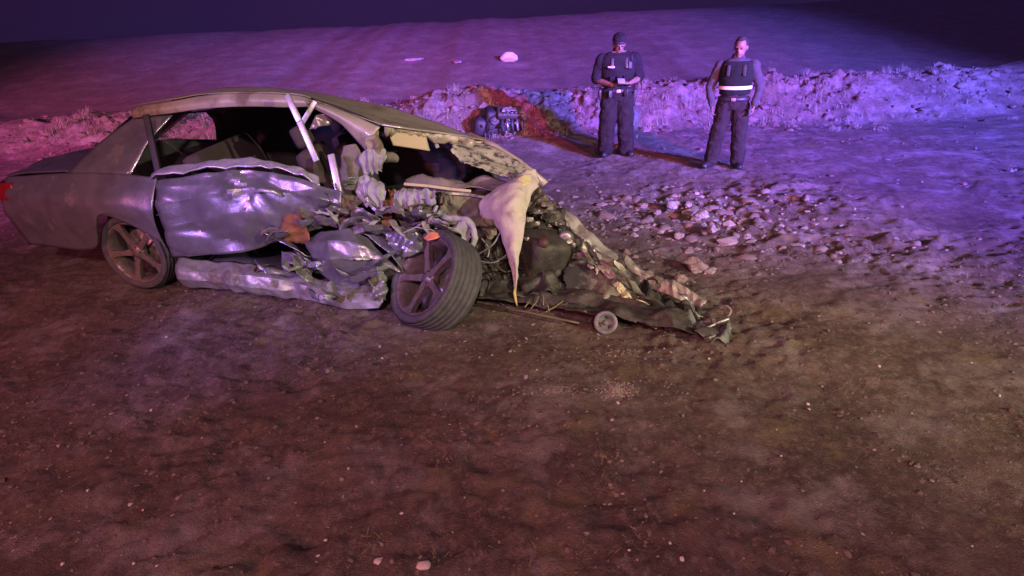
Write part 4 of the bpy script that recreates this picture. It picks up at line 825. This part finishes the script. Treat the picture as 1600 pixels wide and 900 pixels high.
def f_mid(r_, n):
    x = r_.uniform(-6, 8, n); y = r_.uniform(5.8, 11.4, n); s = r_.gamma(1.6, .009, n)+.005; return np.stack([x, y, np.minimum(s, .06)], -1)
def f_fg(r_, n):
    x = r_.uniform(-4.5, 4.5, n); y = 1.3+3.6*r_.random_sample(n)**.8; kp = n2(x, y, 1.9, 33)+.5*n2(x, y, 5., 34) > r_.uniform(-.5, .6, n); x, y = x[kp], y[kp]; n = len(x); s = r_.gamma(1.0, .0050, n)+.0016; return np.stack([x, y, np.minimum(s, .022)], -1)
scatter('bank_clods', 300, f_bank, CLODM, 'lumpy dirt clods heaped along the low bank', 2, 1)
scatter('bank_clods', 900, f_bank, CLOD, 'darker dirt clods heaped along the low bank', 1, 30)
scatter('rubble', 600, f_rub, CLODM, 'loose dirt rubble beside the torn bonnet', 2, 3)
scatter('rubble', 380, f_rub, CLODP, 'paler broken lumps among the rubble beside the torn bonnet', 1, 13)
scatter('loose_stones', 600, f_mid, CLODM, 'loose stones strewn over the dirt behind the car', 1, 4)
scatter('soil_crumbs', 20000, f_fg, CLOD, 'fine soil crumbs over the dirt before the car', 1, 5)
scatter('gravel_grit', 3800, lambda r_, n: f_fg(r_, n)*np.array([1, 1, .62]), CLODP, 'fine pale grit over the dirt before the car', 1, 6)
# pale crumbled lump and streak in front of the wreck
def cluster(name, px, py, sx, sy, n, smax, m, label, seed):
    c = on_ground(px, py)
    scatter(name, n, lambda r_, k: np.stack([c.x+r_.normal(0, sx, k), c.y+r_.normal(0, sy, k), np.minimum(r_.gamma(1.8, smax*.22, k)+.003, smax)], -1), m, label, 1, seed)
PALE = mat('pale_crumbled_mortar', (.50, .43, .42), (.38, .32, .31), rough=.95, scale=6)
cluster('crumbled_mortar', 966, 606, .040, .050, 520, .010, CLODP, 'pale crumbled lump of mortar on the dirt before the bonnet', 51)
cluster('crumbled_mortar', 860, 612, .14, .035, 90, .009, CLODP, 'pale crumbs strewn on the dirt before the wheel', 52)
cluster('crumbled_mortar', 985, 550, .14, .03, 80, .008, CLODP, 'pale crumbs strewn near the loose pulley', 53)
# dry straw
def straw():
    r_ = np.random.RandomState(8); vs, fs = [], []
    tufts = [on_ground(px, py) for px, py in ((740, 700), (700, 728), (690, 690), (690, 880), (920, 862), (950, 765), (965, 780), (835, 880), (970, 720), (660, 690), (590, 845), (850, 770), (1010, 850))]
    for t in tufts:
        for k in range(16):
            x, y = t.x+r_.normal(0, .05), t.y+r_.normal(0, .05); a = r_.uniform(0, 6.28); l = r_.uniform(.015, .055); wd = .0009
            z = gz(x, y)+.003; d = np.array([math.cos(a), math.sin(a), r_.uniform(.0, .5)])*l; s = np.array([-math.sin(a), math.cos(a), 0])*wd; p = np.array([x, y, z]); b = len(vs)
            vs += [p-s, p+s, p+d*.6+s+[0, 0, .004], p+d*.6-s+[0, 0, .004], p+d+[0, 0, .002]]; fs += [(b, b+1, b+2, b+3), (b+3, b+2, b+4)]
    o = mesh_obj('dry_straw', vs, fs, mat('dry_straw', (.42, .33, .13), (.34, .25, .1), rough=.8)); tag(o, 'dry yellow straw bits lying in the dirt', kind='stuff')
straw()
# shards of car plastic and glass that lie loose
r_ = random.Random(21)
for k in range(26):
    px, py = r_.uniform(470, 1130), r_.uniform(505, 600); p = on_ground(px, py); s = r_.uniform(.008, .020)
    pts = [(math.cos(a)*s*r_.uniform(.6, 1.2), math.sin(a)*s*r_.uniform(.5, 1.), 0) for a in np.linspace(0, 6.28, 6)[:-1]]; tlt = Euler((r_.uniform(-.5, .5), r_.uniform(-.5, .5), r_.uniform(0, 6))).to_matrix()
    top = [p+tlt@Vector(q)+Vector((0, 0, .010)) for q in pts]; bot = [v-Vector((0, 0, .003)) for v in top]
    o = mesh_obj('broken_shard', top+bot, [tuple(range(5)), tuple(range(9, 4, -1))]+[(i, i+5, (i+1) % 5+5, (i+1) % 5) for i in range(5)], (FEND, TRIM, CLOTHL)[k % 3], None, False)
    tag(o, 'small pale broken shard lying loose on dirt beside the wreck', 'shard', 'shards strewn before the wreck')

# dry weeds on the dirt bank
def weeds():
    r_ = np.random.RandomState(18); vs, fs = [], []
    for k in range(330):
        x = r_.uniform(-9, 9.5); y = 11.6+r_.normal(0, .55); h = r_.uniform(.06, .26); z = gz(x, y)
        for q in range(34):
            a = r_.uniform(0, 6.28); le = r_.uniform(.4, 1.)*h; sp = r_.uniform(.1, .9); p0 = np.array([x+r_.normal(0, .05), y+r_.normal(0, .05), z-.01]); dv = np.array([math.cos(a)*sp, math.sin(a)*sp, 1.]); dv *= le/np.linalg.norm(dv)
            s = np.array([-math.sin(a), math.cos(a), 0])*.0035; g = np.array([math.cos(a)*sp*.4*le, math.sin(a)*sp*.4*le, -.12*le]); b0 = len(vs)
            vs += [p0-s, p0+s, p0+dv*.55+s*.8, p0+dv*.55-s*.8, p0+dv+g]; fs += [(b0, b0+1, b0+2, b0+3), (b0+3, b0+2, b0+4)]
    o = mesh_obj('dry_weeds', vs, fs, mat('dry_weed', (.36, .30, .22), (.22, .18, .13), rough=.9, scale=2)); tag(o, 'thin dry weeds growing along the dirt bank', kind='stuff')
weeds()

# ================================================================== dusty night air
hb = MB(); hb.add([(x, y, z) for z in (-3.5, 9.5) for x, y in ((-320, -80), (320, -80), (320, 720), (-320, 720))], [(3, 2, 1, 0), (4, 5, 6, 7), (0, 1, 5, 4), (1, 2, 6, 5), (2, 3, 7, 6), (3, 0, 4, 7)])
ho = hb.build('haze', None, None, False); tag(ho, 'thin dusty night air over the whole place', kind='stuff')
hm = bpy.data.materials.new('dusty_air'); hm.use_nodes = True; ht = hm.node_tree; ht.nodes.clear()
pv = ht.nodes.new('ShaderNodeVolumePrincipled'); pv.inputs['Color'].default_value = (.9, .88, .88, 1); pv.inputs['Density'].default_value = .0005; pv.inputs['Anisotropy'].default_value = .0
om = ht.nodes.new('ShaderNodeOutputMaterial'); ht.links.new(pv.outputs[0], om.inputs['Volume']); ho.data.materials.append(hm)
